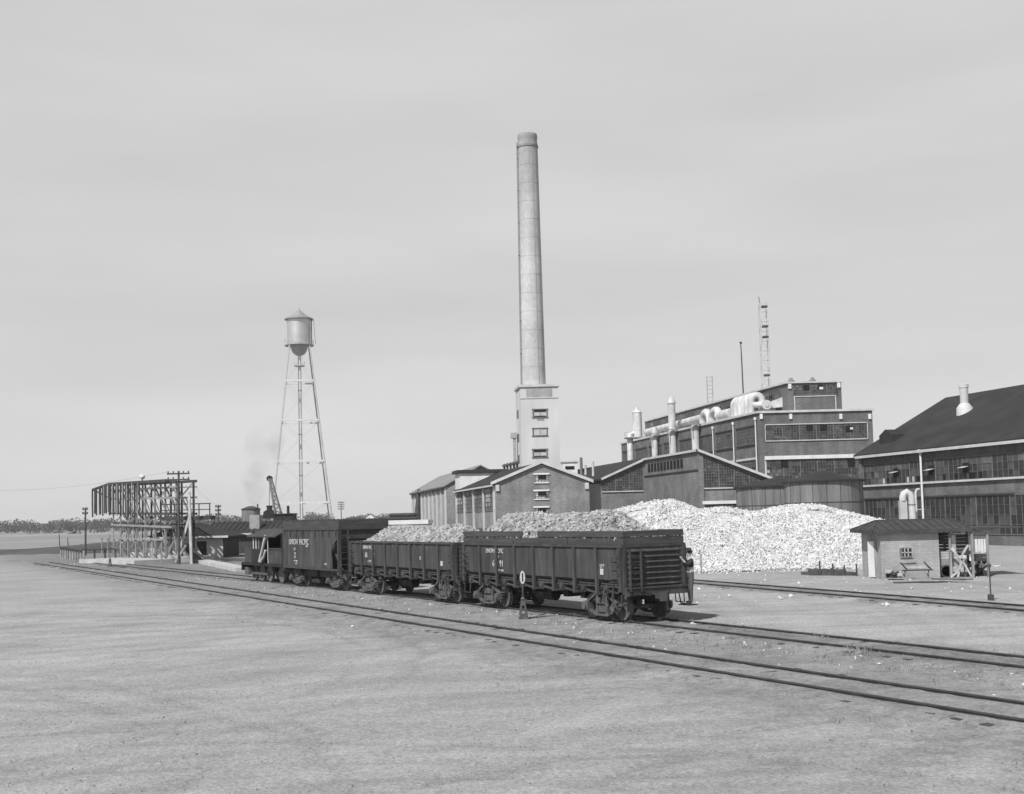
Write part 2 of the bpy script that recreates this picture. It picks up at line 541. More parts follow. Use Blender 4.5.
def rock_object(name, P, R, mat, extra=None, seed=1, under='stone_dim'):
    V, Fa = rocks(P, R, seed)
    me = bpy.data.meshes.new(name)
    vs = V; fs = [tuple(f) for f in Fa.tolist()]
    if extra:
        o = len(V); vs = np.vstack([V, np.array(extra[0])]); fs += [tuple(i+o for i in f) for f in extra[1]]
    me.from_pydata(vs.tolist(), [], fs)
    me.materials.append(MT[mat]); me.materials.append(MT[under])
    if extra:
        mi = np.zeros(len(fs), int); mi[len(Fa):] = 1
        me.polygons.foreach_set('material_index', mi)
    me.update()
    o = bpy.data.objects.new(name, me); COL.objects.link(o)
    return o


# ------------------------------------------------------------------ rail cars
def bogie(parent, x, wb=1.72, r=.42):
    mb = MB()
    for sg in (-1, 1):
        y = sg*1.02
        # arch-bar side frame: top bar, drooping bottom bar, columns
        top = [(x-wb/2-.28, y, .50), (x-wb/2+.1, y, .60), (x-.30, y, .86), (x+.30, y, .86), (x+wb/2-.1, y, .60), (x+wb/2+.28, y, .50)]
        bot = [(x-wb/2-.2, y, .40), (x-.34, y, .15), (x+.34, y, .15), (x+wb/2+.2, y, .40)]
        for a, b in zip(top, top[1:]):
            mb.bar(a, b, .13, .07)
        for a, b in zip(bot, bot[1:]):
            mb.bar(a, b, .13, .07)
        for dx in (-.27, .27):
            mb.bar((x+dx, y, .16), (x+dx, y, .86), .07, .12)
        for k in range(4):      # bolster springs
            mb.tube([(x-.14+.1*k, y-.02*sg, .24), (x-.14+.1*k, y-.02*sg, .52)], .055, 8)
        mb.box(x-.26, x+.26, y-.09, y+.09, .53, .72)
        for dx in (-wb/2, wb/2):
            mb.box(x+dx-.15, x+dx+.15, y-.14, y+.14, .30, .56)
            mb.tube([(x+dx, y+sg*.1, .42), (x+dx, y+sg*.2, .42)], .12, 10)
    mb.box(x-.2, x+.2, -.95, .95, .58, .8)
    b = mb.build('bogie', 'truck', parent, world=False)
    for dx in (-wb/2, wb/2):
        for sg in (-1, 1):
            w = MB()
            y = sg*.735
            w.lathe([(.12, -.07), (.33, -.06), (.36, -.075), (r, -.075), (r, .02), (r+.025, .03), (r+.02, .06), (.36, .06), (.3, .02), (.12, .05)], (x+dx, y, r), 24, axis='y') if sg < 0 else \
                w.lathe([(.12, .07), (.33, .06), (.36, .075), (r, .075), (r, -.02), (r+.025, -.03), (r+.02, -.06), (.36, -.06), (.3, -.02), (.12, -.05)], (x+dx, y, r), 24, axis='y')
            w.build('wheel', 'wheel', b, True, world=False)
        ax = MB(); ax.tube([(x+dx, -.7, r), (x+dx, .7, r)], .08, 8); ax.build('axle', 'truck', b, world=False)
    return b


def coupler(parent, x, sg):
    mb = MB()
    mb.box(min(x, x+sg*.35), max(x, x+sg*.35), -.09, .09, .72, .9)
    mb.solid([(x+sg*.32, -.16), (x+sg*.52, -.16), (x+sg*.56, -.02), (x+sg*.46, .14), (x+sg*.32, .14)], .66, .96)
    mb.build('coupler', 'car_dark', parent, world=False)


ZR = .145   # rail top


def gondola(sc, label, boards, L=11.1, W=1.275):
    p, a = frame_on(c2, sc)
    root = thing('gondola_car', label, 'rail car', (p.x, p.y, ZR), a, 'gondola cars loaded with limestone')
    h = L/2; zt = 2.47; zb = 1.36; zs = .86
    body = MB()
    for sg in (-1, 1):
        y = sg*W
        body.box(-h+.05, h-.05, min(y, y-sg*.03), max(y, y-sg*.03), zb, zt-.04)
        # inward sloping drop doors below the side sheets
        body.extr([(-h+.1, y-sg*.03, zb), (-h+.1, y-sg*.42, zb-.34), (-h+.1, y-sg*.45, zb-.30), (-h+.1, y-sg*.06, zb+.02)], (L-.2, 0, 0))
    body.box(-h+.08, h-.08, -.9, .9, .96, 1.04)
    body.build('body', 'car', root, world=False)
    sill = MB(); sill.box(-h, h, -.2, .2, .74, .95)
    # hopper gear, air reservoir and brake cylinder slung under the floor
    sill.tube([(-.9, -.55, .62), (.3, -.55, .62)], .2, 12); sill.tube([(.9, .45, .66), (1.7, .45, .66)], .17, 12)
    for k in range(5):
        sill.box(-2.2+k*1.1, -1.9+k*1.1, -.75, .75, .62, .95)
    sill.build('underframe', 'black', root, world=False)
    tr = MB()
    for sg in (-1, 1):
        tr.box(-h, h, min(sg*W-.06, sg*W+.06), max(sg*W-.06, sg*W+.06), zt-.04, zt+.05)
    for sg in (-1, 1):
        tr.box(min(sg*h, sg*h-.06*sg), max(sg*h, sg*h-.06*sg), -W+.065, W-.065, zt-.04, zt+.05)
    tr.build('top_rail', 'car_dark', root, world=False)
    npan = 8
    for sg in (-1, 1):
        for k in range(npan+1):
            x = -h+.12+(L-.24)*k/npan
            w = .055 if 0 < k < npan else .1
            m = MB()
            y0, y1 = sorted((sg*(W+.001), sg*(W+.09)))
            m.box(x-w, x+w, y0, y1, zs if 0 < k < npan else .98, zt-.045)
            if 0 < k < npan:
                m.box(x-w-.03, x+w+.03, min(sg*(W-.35), sg*(W)), max(sg*(W-.35), sg*W), zs, zs+.1)
                m.box(x-.035, x+.035, min(sg*W, sg*(W-.42)), max(sg*W, sg*(W-.42)), 1.0, 1.12)
            m.build('side_post', 'car', root, world=False)
        for k in range(npan):
            x0 = -h+.12+(L-.24)*k/npan+.1; x1 = x0+(L-.24)/npan-.2
            m = MB()
            y = sg*(W-.10)
            m.tube([(x0-.04, y, 1.12), (x1+.04, y, 1.12)], .035, 6)
            m.bar((x0, y, 1.22), (x1-.25, y, 1.20), .05, .05)
            m.box(x0+.18, x0+.42, y-.07, y+.07, .90, 1.10)
            m.tube([(x0+.30, y-.1, 1.06), (x0+.30, y+.1, 1.06)], .12, 10)
            m.bar((x0+.42, y, .98), (x0+.8, y-.1*sg, .9), .04, .07)
            m.build('door_gear', 'car', root, world=False)
    # pressed-rib ends
    for sg in (-1, 1):
        ny, nz = 40, 84
        vs = []; fs = []
        for j in range(nz+1):
            z = 1.14+(zt-.05-1.14)*j/nz
            for i in range(ny+1):
                y = -W+.1+(2*W-.2)*i/ny
                e = min(1, min(i, ny-i)/5.0)
                ph = (j/nz*7.0) % 1.0
                rib = max(0, math.sin(math.pi*min(1, ph/.62)))**.8 if ph < .62 else 0
                width_taper = e*e*(3-2*e)
                vs.append((sg*(h-.02+.085*rib*width_taper), y, z))
        for j in range(nz):
            for i in range(ny):
                q = j*(ny+1)+i
                fs.append((q, q+1, q+ny+2, q+ny+1))
        m = MB(); m.add(vs, fs)
        m.build('end_sheet', 'car', root, True, world=False)
        m = MB()
        x0, x1 = sorted((sg*(h-.06), sg*(h+.10)))
        m.box(x0, x1, -W+.02, W-.02, .84, 1.12)
        x0, x1 = sorted((sg*(h+.10), sg*(h+.14)))
        m.box(x0, x1, -W, W, 1.08, 1.14)
        m.box(min(sg*(h-.10), sg*(h+.03)), max(sg*(h-.10), sg*(h+.03)), -W-.02, -W+.10, .9, zt-.045)
        m.box(min(sg*(h-.10), sg*(h+.03)), max(sg*(h-.10), sg*(h+.03)), W-.10, W+.02, .9, zt-.045)
        m.build('end_sill', 'car', root, world=False)
        # ladders at the right-hand corner of each end
        for (yy, kind) in ((-sg*(-W+.5)*-1, 'end'),):
            m = MB()
            yl = -W+.18 if sg > 0 else W-.18
            yr = -W+.62 if sg > 0 else W-.62
            xx = sg*(h+.13)
            m.bar((xx, yl, 1.0), (xx, yl, zt-.1), .045, .06); m.bar((xx, yr, 1.0), (xx, yr, zt-.1), .045, .09)
            for k in range(6):
                z = 1.2+k*.22
                m.tube([(xx, yl, z), (xx, yr, z)], .014, 6)
            m.build('ladder', 'car_dark', root, world=False)
        # side grab irons + stirrup
        for sy in (-1, 1):
            xa = sg*(h-.12); xb = sg*(h-.58); yy = sy*(W+.12)
            for k in range(4):
                z = 1.3+.28*k
                m = MB()
                m.tube([(xa, sy*(W+.09), z), (xa, yy+sy*.04, z), (xb, yy+sy*.04, z), (xb, sy*(W+.02), z)], .014, 6)
                m.build('grab_iron', 'car', root, world=False)
            m = MB()
            m.tube([(xa, sy*W, .95), (xa, sy*(W+.03), .52), (xb, sy*(W+.03), .52), (xb, sy*W, .95)], .022, 6)
            m.build('stirrup', 'car', root, world=False)
        coupler(root, sg*(h+.1), sg)
        m = MB()     # brake pipe / cut lever
        xx = sg*(h+.16)
        m.tube([(xx, -1.2, 1.0), (xx, -.6, .98), (xx+sg*.05, -.25, .86)], .018, 6)
        m.tube([(xx, .35, .85), (xx+sg*.12, .37, .6), (xx+sg*.2, .3, .38), (xx+sg*.16, .25, .24)], .028, 6)
        m.build('brake_hose', 'black', root, world=False)
        bogie(root, sg*(h-1.62))
    # short foot-step brackets at the near corner
    m = MB()
    m.tube([(h-1.0, -W-.1, 1.12), (h-1.0, -W-.14, .62), (h-.7, -W-.14, .5)], .03, 6)
    m.build('step_bracket', 'car', root, world=False)
    m = MB()
    m.tube([(h-.45, -W-.1, 1.1), (h-.5, -W-.14, .7), (h-.2, -W-.12, .42)], .03, 6)
    m.build('step_bracket', 'car', root, world=False)
    # waybill card and stencils
    m = MB(); m.box(h-1.32, h-1.13, -W-.012, -W-.002, 1.52, 1.72); m.build('waybill_card', 'placard', root, world=False)
    if boards:
        for sg in (-1, 1):
            for k in range(2):
                m = MB(); y = sg*(W-.02)
                z0 = zt+.055+k*.245
                segs = [(-h, -h+L*.36), (-h+L*.365, -h+L*.7), (-h+L*.705, h)] if k == 0 else [(-h, -h+L*.42), (-h+L*.52, h)]
                for x0, x1 in segs:
                    m.box(x0, x1, min(y, y-sg*.05), max(y, y-sg*.05), z0, z0+.205)
                m.build('side_board', 'wood_dark', root, world=False)
            m = MB()
            for k in range(12):
                x = -h+.1+(L-.2)*k/11
                m.box(x-.05, x+.05, min(sg*(W-.075), sg*(W-.125)), max(sg*(W-.075), sg*(W-.125)), zt-.3, zt+.5)
            m.build('board_stake', 'wood_dark', root, world=False)
            m = MB()
            x0, x1 = sorted((sg*(h-.01), sg*(h-.06)))
            m.box(x0, x1, -W+.03, W-.03, zt+.055, zt+.29); m.box(x0, x1, -W+.03, W-.03, zt+.315, zt+.5)
            m.build('end_board', 'wood_dark', root, world=False)
    return root


def load(root, label, L, W, zrim, zcrest, seed, left_slope, right_slope):
    """a heap of broken limestone filling the car body"""
    r = np.random.default_rng(seed)
    h = L/2

    def top(x, y):
        e = np.minimum(sstep(0, left_slope, x+h), sstep(0, right_slope, h-x))
        rid = (zcrest-zrim+.12)*(1-np.abs(y/W)**1.6)
        w = 1+.05*np.sin(x*1.1+seed)+.04*np.sin(x*2.7+y)
        return zrim-.12+rid*e*w
    n = 7500
    x = r.uniform(-h, h, n); y = r.uniform(-W, W, n)
    R = r.uniform(.045, .095, n)
    P = np.stack([x, y, top(x, y)+r.uniform(-.06, .05, n)], 1)
    gx, gy = 40, 14
    ev = []; ef = []
    for i in range(gx+1):
        for j in range(gy+1):
            a = -h+L*i/gx; b = -W+2*W*j/gy
            ev.append((a, b, float(top(np.array(a), np.array(b)))-.07))
    for i in range(gx):
        for j in range(gy):
            q = i*(gy+1)+j; ef.append((q, q+gy+1, q+gy+2, q+1))
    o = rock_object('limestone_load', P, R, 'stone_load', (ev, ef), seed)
    o.location = root.location; o.rotation_euler = root.rotation_euler
    tag(o, label, 'stone load', None, 'stuff')
    return o


g1 = gondola(-37.75, 'nearest dark gondola rail car with timber side boards above its rim', True)
load(g1, 'heap of broken white limestone in the nearest gondola, behind its timber side boards', 10.9, 1.19, 2.84, 3.56, 11, 1.9, 2.2)
lettering(g1, 'UNION PACIFIC', .24, (-2.95, -1.285, 2.14), .8)
lettering(g1, 'U  P', .2, (-2.75, -1.285, 1.9), .8)
lettering(g1, '6', .34, (-3.05, -1.285, 1.62), .9)
lettering(g1, '91', .34, (-2.42, -1.285, 1.62), .9)
lettering(g1, 'CAPY  80000', .1, (-2.5, -1.285, 1.44), .9)
lettering(g1, 'U P', .2, (4.35, -1.285, 1.74), .8)
g2 = gondola(-49.55, 'second gondola rail car without side boards, between the near gondola and the hopper car', False)
load(g2, 'heap of broken white limestone in the second gondola, rising bare above its rim', 10.9, 1.19, 2.47, 3.12, 23, 2.4, 1.2)
lettering(g2, 'UNION PACIFIC', .24, (-3.3, -1.285, 2.14), .8)
lettering(g2, '65', .34, (-3.6, -1.285, 1.74), .9)
lettering(g2, '01', .34, (-2.75, -1.285, 1.74), .9)
lettering(g2, 'LT WT', .16, (-3.2, -1.285, 1.5), .9)
lettering(g2, 'U', .22, (2.3, -1.285, 1.74), .8)


def hopper(sc, L=8.2, W=1.40):
    p, a = frame_on(c2, sc)
    root = thing('hopper_car', 'dark hopper rail car with tall plate sides lettered in white, behind the gondolas', 'rail car', (p.x, p.y, ZR), a)
    h = L/2; zt = 3.06; zb = 1.08
    m = MB()
    for sg in (-1, 1):
        y = sg*W
        pts = [(-h+.1, y, zb), (h-.9, y, zb), (h-.9, y, 1.5), (h-1.02, y, 1.95), (h-.8, y, 2.25), (h-.1, y, 2.65), (h-.1, y, zt), (-h+.1, y, zt)]
        m.extr(pts, (0, -sg*.03, 0))
    m.build('side_sheet', 'car', root, world=False)
    m = MB()
    # sloping end sheets and hopper bottom
    m.extr([(h-.12, -W+.05, 2.75), (h-1.9, -W+.05, 1.1), (h-1.95, -W+.05, 1.15), (h-.16, -W+.05, 2.8)], (0, 2*W-.1, 0))
    m.extr([(-h+.12, -W+.05, 2.75), (-h+.5, -W+.05, 1.1), (-h+.45, -W+.05, 1.1), (-h+.08, -W+.05, 2.8)], (0, 2*W-.1, 0))
    m.box(h-.16, h-.1, -W+.04, W-.04, 2.6, zt); m.box(-h+.1, -h+.16, -W+.04, W-.04, 2.6, zt)
    m.box(-1.9, -.2, -.9, .9, .55, 1.1); m.box(.3, 2.0, -.9, .9, .55, 1.1)
    m.build('hopper_bottom', 'car_dark', root, world=False)
    m = MB()
    m.box(-h, h, -.22, .22, .8, 1.05)
    for sg in (-1, 1):
        m.box(-h+.05, h-.05, min(sg*W-.03, sg*W+.05), max(sg*W-.03, sg*W+.05), .97, 1.075)
        m.box(min(sg*h, sg*(h-.14)), max(sg*h, sg*(h-.14)), -W, W, .8, .965)
    m.build('underframe', 'car_dark', root, world=False)
    m = MB()
    for sg in (-1, 1):
        m.box(-h, h, min(sg*W-.05, sg*W+.08), max(sg*W-.05, sg*W+.08), zt+.002, zt+.08)
        m.box(min(sg*h, sg*(h-.1)), max(sg*h, sg*(h-.1)), -W+.055, W-.055, zt+.002, zt+.08)
    m.build('top_rail', 'car_dark', root, world=False)
    for sg in (-1, 1):
        for k in range(9):
            x = -h+.3+(L-.6)*k/8
            m = MB(); m.box(x-.04, x+.04, min(sg*(W+.002), sg*(W+.06)), max(sg*(W+.002), sg*(W+.06)), 2.72, zt)
            m.build('side_rib', 'car', root, world=False)
        m = MB(); y = sg*(W-.02)
        m.box(-h, h, min(y, y-sg*.05), max(y, y-sg*.05), zt+.085, zt+.30); m.box(-h, h, min(y, y-sg*.05), max(y, y-sg*.05), zt+.31, zt+.5)
        m.build('side_board', 'wood_dark', root, world=False)
        x = sg*(h-.03)
        m = MB(); m.box(x-.03, x+.03, -W+.04, W-.04, zt+.085, zt+.5); m.build('end_board', 'wood_dark', root, world=False)
        # corner posts and braces
        for sy in (-1, 1):
            m = MB()
            m.bar((sg*(h-.06), sy*(W-.02), .97), (sg*(h-.06), sy*(W-.02), zt), .1, .1)
            m.build('corner_post', 'car', root, world=False)
            m = MB()
            m.bar((sg*(h-.06), sy*(W-.25), 1.0), (sg*(h-1.2), sy*(W-.25), 2.0), .08, .1)
            m.build('end_brace', 'car', root, world=False)
        m = MB(); xx = sg*(h+.04); yl, yr = (-W+.1, -W+.5) if sg > 0 else (W-.1, W-.5)
        m.bar((xx, yl, .6), (xx, yl, zt), .04); m.bar((xx, yr, .6), (xx, yr, zt), .04)
        for k in range(8):
            m.tube([(xx, yl, .7+k*.3), (xx, yr, .7+k*.3)], .014, 6)
        m.build('ladder', 'car', root, world=False)
        coupler(root, sg*(h), sg)
        bogie(root, sg*(h-1.35), 1.6)
    m = MB(); m.tube([(h-.35, .2, 1.05), (h-.35, .2, 1.6)], .22, 12); m.tube([(h-.4, -.6, 1.2), (h-.4, .1, 1.2)], .16, 10)
    m.build('brake_cylinder', 'truck', root, world=False)
    lettering(root, 'UNION  PACIFIC', .44, (-1.5, -1.43, 2.28), .92)
    lettering(root, '41005', .16, (-.3, -1.43, 2.15), .9)
    lettering(root, 'U P', .22, (-2.15, -1.43, 1.95), .8)
    lettering(root, '10 0', .2, (-2.1, -1.43, 1.72), .8); lettering(root, '2071', .2, (-2.1, -1.43, 1.52), .8)
    lettering(root, 'CAPY 100000', .12, (-2.0, -1.43, 1.34), .8); lettering(root, 'LD LMT', .12, (-1.9, -1.43, 1.2), .8)
    lettering(root, 'NEW 9', .14, (2.4, -1.43, 1.25), .8)
    return root


hopper(-60.4)


def locomotive(sc, L=7.2):
    p, a = frame_on(c2, sc)
    root = thing('shunting_locomotive', 'small black shunting locomotive with an arched cab roof, left of the hopper car', 'locomotive', (p.x, p.y, ZR), a)
    h = L/2
    m = MB(); m.box(-h, h, -1.3, 1.3, .95, 1.12); m.box(-h, h, -.3, .3, .6, .95)
    m.box(-h-.1, -h, -1.3, 1.3, .6, 1.12); m.box(h, h+.1, -1.25, 1.25, .6, 1.12)
    m.build('underframe', 'black', root, world=False)
    m = MB()      # coal bunker at the right
    m.box(h-2.3, h-.15, -1.25, 1.25, 1.13, 1.95); m.box(h-2.36, h-.09, -1.29, 1.29, 1.952, 2.02)
    m.build('coal_bunker', 'car_dark', root, world=False)
    cab = MB()    # cab walls
    x0, x1 = -1.7, h-2.9
    cab.box(x0, x1, -1.3, -1.25, 1.13, 2.75); cab.box(x0, h-.2, 1.25, 1.3, 1.13, 2.75); cab.box(h-.25, h-.2, -1.25, 1.25, 2.03, 2.9); cab.box(x0, x0+.05, -1.25, 1.25, 1.13, 2.95)
    cab.box(x1, h-2.36, -1.3, -1.25, 2.3, 2.75); cab.box(x1, h-2.36, 1.25, 1.3, 2.3, 2.75)
    cabo = cab.build('cab', 'black', root, world=False)
    for k in range(3):
        w = MB(); xx = x0+.3+k*.5
        w.box(xx, xx+.16, -1.32, -1.302, 1.95, 2.6); w.build('window', 'glass_p' if k < 2 else 'glass_l', cabo, world=False)
    rf = MB(); vs = []; prof = []
    for k in range(13):
        t = -1+2*k/12; prof.append((t*1.5, 2.72+.42*(1-t*t)))
    rf.extr([(x0-.3, y, z) for y, z in prof]+[(x0-.3, y, z-.06) for y, z in prof[::-1]], (h-.2-x0, 0, 0))
    rf.build('cab_roof', 'car_dark', root, world=False)
    b = MB()      # boiler and saddle tank ahead of the cab
    b.tube([(-h+.15, 0, 1.75), (x0-.02, 0, 1.75)], .62, 20); b.build('boiler', 'black', root, True, world=False)
    for sg in (-1, 1):
        b = MB(); b.box(-h+.5, x0-.05, min(sg*.75, sg*1.28), max(sg*.75, sg*1.28), 1.13, 2.0); b.build('side_tank', 'car_dark', root, world=False)
    b = MB(); b.tube([(-h+.55, 0, 2.3), (-h+.55, 0, 2.75)], [.17, .22], 14); b.build('smokestack', 'black', root, True, world=False)
    b = MB(); b.tube([(-h+1.6, 0, 2.3), (-h+1.6, 0, 2.6)], .25, 14); b.build('steam_dome', 'black', root, True, world=False)
    for x in (-h+1.0, -h+2.4, -h+3.8, h-1.4):
        for sg in (-1, 1):
            w = MB(); r = .5
            w.lathe([(.1, -.06), (.38, -.05), (.42, -.07), (r, -.07), (r, .04), (r+.025, .05), (r+.02, .07), (.1, .06)], (x, sg*.735, r), 22, axis='y')
            w.build('wheel', 'wheel', root, True, world=False)
    r_ = MB(); r_.bar((-h+1.0, -.95, .45), (-h+3.8, -.95, .45), .07, .12); r_.box(-h+.3, -h+.95, -1.2, -.8, .35, .8); r_.build('side_rod', 'truck', root, world=False)
    s = MB()      # pale canvas water hose leaning in the gangway
    s.tube([(h-2.35, -1.36, 2.72), (h-2.55, -1.42, 2.5), (h-2.9, -1.42, 1.95), (h-3.25, -1.42, 1.55), (h-3.5, -1.42, 1.2)], [.13, .09, .085, .085, .08], 10)
    s.tube([(h-2.45, -1.4, 1.9), (h-2.62, -1.44, 1.55), (h-3.0, -1.44, 1.35), (h-3.3, -1.42, 1.2)], .07, 8)
    s.tube([(h-2.35, -1.3, 2.72), (h-2.35, -1.28, 1.13)], .03, 6)
    s.build('water_hose', 'trim', root, True, world=False)
    return root


locomotive(-68.6)


# ------------------------------------------------------------------ people
def person(label, loc, rz, joints, group=None, hat=True, white=False):
    root = thing('person', label, 'person', loc, rz, group)
    vs = [j[0] for j in joints]; rad = [j[1] for j in joints]; par = [j[2] for j in joints]
    me = bpy.data.meshes.new('body')
    me.from_pydata(vs, [(i, q) for i, q in enumerate(par) if q >= 0], [])
    ob = bpy.data.objects.new('tmp', me); COL.objects.link(ob)
    sk = ob.modifiers.new('s', 'SKIN'); sk.use_smooth_shade = True
    for i, v in enumerate(me.skin_vertices[0].data):
        v.radius = rad[i] if isinstance(rad[i], tuple) else (rad[i], rad[i]); v.use_root = (i == 0)
    ss = ob.modifiers.new('d', 'SUBSURF'); ss.levels = 2; ss.render_levels = 2
    dg = bpy.context.evaluated_depsgraph_get()
    m2 = bpy.data.meshes.new_from_object(ob.evaluated_get(dg)); bpy.data.objects.remove(ob)
    m2.name = 'body'
    m2.materials.clear()
    for k in ('skin', 'shirt', 'trousers', 'vest', 'felt'):
        m2.materials.append(MT[k])
    J = [Vector(v) for v in vs]
    reg = [j[3] for j in joints]
    for poly in m2.polygons:
        c = poly.center
        k = min(range(len(J)), key=lambda i: (J[i]-c).length)
        poly.material_index = reg[k]
        poly.use_smooth = True
    b = bpy.data.objects.new('body', m2); COL.objects.link(b); b.parent = root
    return root


def joints_standing(lean=.0, armL=None, armR=None, step=.09, vest=3):
    # facing +x; y left; regions 0 skin 1 shirt 2 trousers 3 vest and arm shade 4 shoes
    J = [((0, 0, .98), (.15, .17), -1, 2), ((0, 0, 1.12), (.13, .15), 0, 1), ((.0, 0, 1.30), (.14, .18), 1, vest), ((0, 0, 1.44), (.11, .16), 2, vest),
         ((.01, 0, 1.53), (.06, .06), 3, 0), ((.02, 0, 1.60), (.075, .07), 4, 0), ((.03, 0, 1.69), (.10, .08), 5, 0), ((.02, 0, 1.76), (.07, .065), 6, 0),
         ((.115, 0, 1.665), (.018, .018), 6, 0)]
    for sg, arm in ((1, armL), (-1, armR)):
        i = len(J)
        e, w_, hd = arm or ((.02, .27*sg, 1.15), (.08, .27*sg, .92), (.10, .27*sg, .83))
        J += [((0, .19*sg, 1.42), .065, 3, vest), (e, .048, i, vest), (w_, .036, i+1, 0), (hd, (.045, .025), i+2, 0)]  # upper arms take the waistcoat tone: their shade is put into the colour
        f = Vector(hd); d = (Vector(hd)-Vector(w_)).normalized()
        base = i+3
        for q in (-.03, -.01, .01, .03):
            J.append(((f.x+d.x*.07, f.y+q, f.z+d.z*.07), .011, base, 0))
        J.append(((f.x+d.x*.02+.03, f.y-.035*sg, f.z+d.z*.02), .013, base, 0))
    for sg in (1, -1):
        i = len(J); s = step*sg
        J += [((0, .10*sg, .90), (.10, .095), 0, 2), ((.02+s*.4, .11*sg, .50), (.065, .065), i, 2), ((s, .11*sg, .12), (.048, .048), i+1, 2), ((s, .11*sg, .05), (.045, .045), i+2, 4), ((s+.15, .12*sg, .035), (.032, .045), i+3, 4)]
    return J


def hat_on(root, cap=False):
    m = MB()
    m.lathe([(.15, 1.755), (.16, 1.76), (.15, 1.772), (.105, 1.775), (.098, 1.83), (.07, 1.865), (.02, 1.87)], (.02, 0, 0), 20)
    m.build('hat', 'felt', root, True, world=False)
    h = MB()
    for sg in (1, -1):
        h.tube([(.105, .033*sg, 1.70), (.118, .033*sg, 1.70)], .011, 8)
    h.tube([(.105, -.03, 1.632), (.112, 0, 1.628), (.105, .03, 1.632)], .007, 6)
    h.build('eyes_and_mouth', 'felt', root, world=False)
    e = MB()
    for sg in (1, -1):
        e.tube([(.0, .078*sg, 1.66), (.005, .088*sg, 1.70)], [.02, .028], 8)
    e.build('ears', 'skin', root, world=False)
    hr = MB(); hr.lathe([(.085, 1.66), (.096, 1.70), (.10, 1.755), (.08, 1.77)], (-.005, 0, 0), 18); hr.build('hair', 'felt', root, True, world=False)


p1, a1 = frame_on(c2, -37.55)
u = Vector((math.cos(a1), math.sin(a1))); w = Vector((-math.sin(a1), math.cos(a1)))
pos = Vector((p1.x, p1.y))+u*(5.55-.16)+w*(1.275+.17)
J = joints_standing(armL=((.22, .20, 1.30), (.36, .16, 1.48), (.40, .15, 1.54)), armR=((.20, -.22, 1.22), (.36, -.16, 1.36), (.41, -.14, 1.40)), step=.03)
# stands on the stirrup of the near gondola's far corner and faces the car body
man = person('man in a dark hat riding on the far corner step of the near gondola', (pos.x, pos.y, .62), a1-math.pi/2-.15, J)
hat_on(man)
st = MB()
st.tube([(5.12, 1.27, 1.05), (5.12, 1.4, .46), (5.62, 1.4, .46), (5.62, 1.27, 1.05)], .025, 6)
st.box(5.1, 5.64, 1.30, 1.72, .405, .435)
st.build('step', 'car_dark', g1, world=False)

gq = gp(122.5, 554)
J = joints_standing(armL=((.2, .2, 1.2), (.36, .15, 1.05), (.4, .15, 1.0)), armR=((.18, -.22, 1.2), (.34, -.2, 1.02), (.38, -.18, .96)), step=.2, vest=1)
man2 = person('yard worker in a pale shirt before the left end of the timber trestle', (gq.x, gq.y, 0), math.radians(200), J)
hat_on(man2)


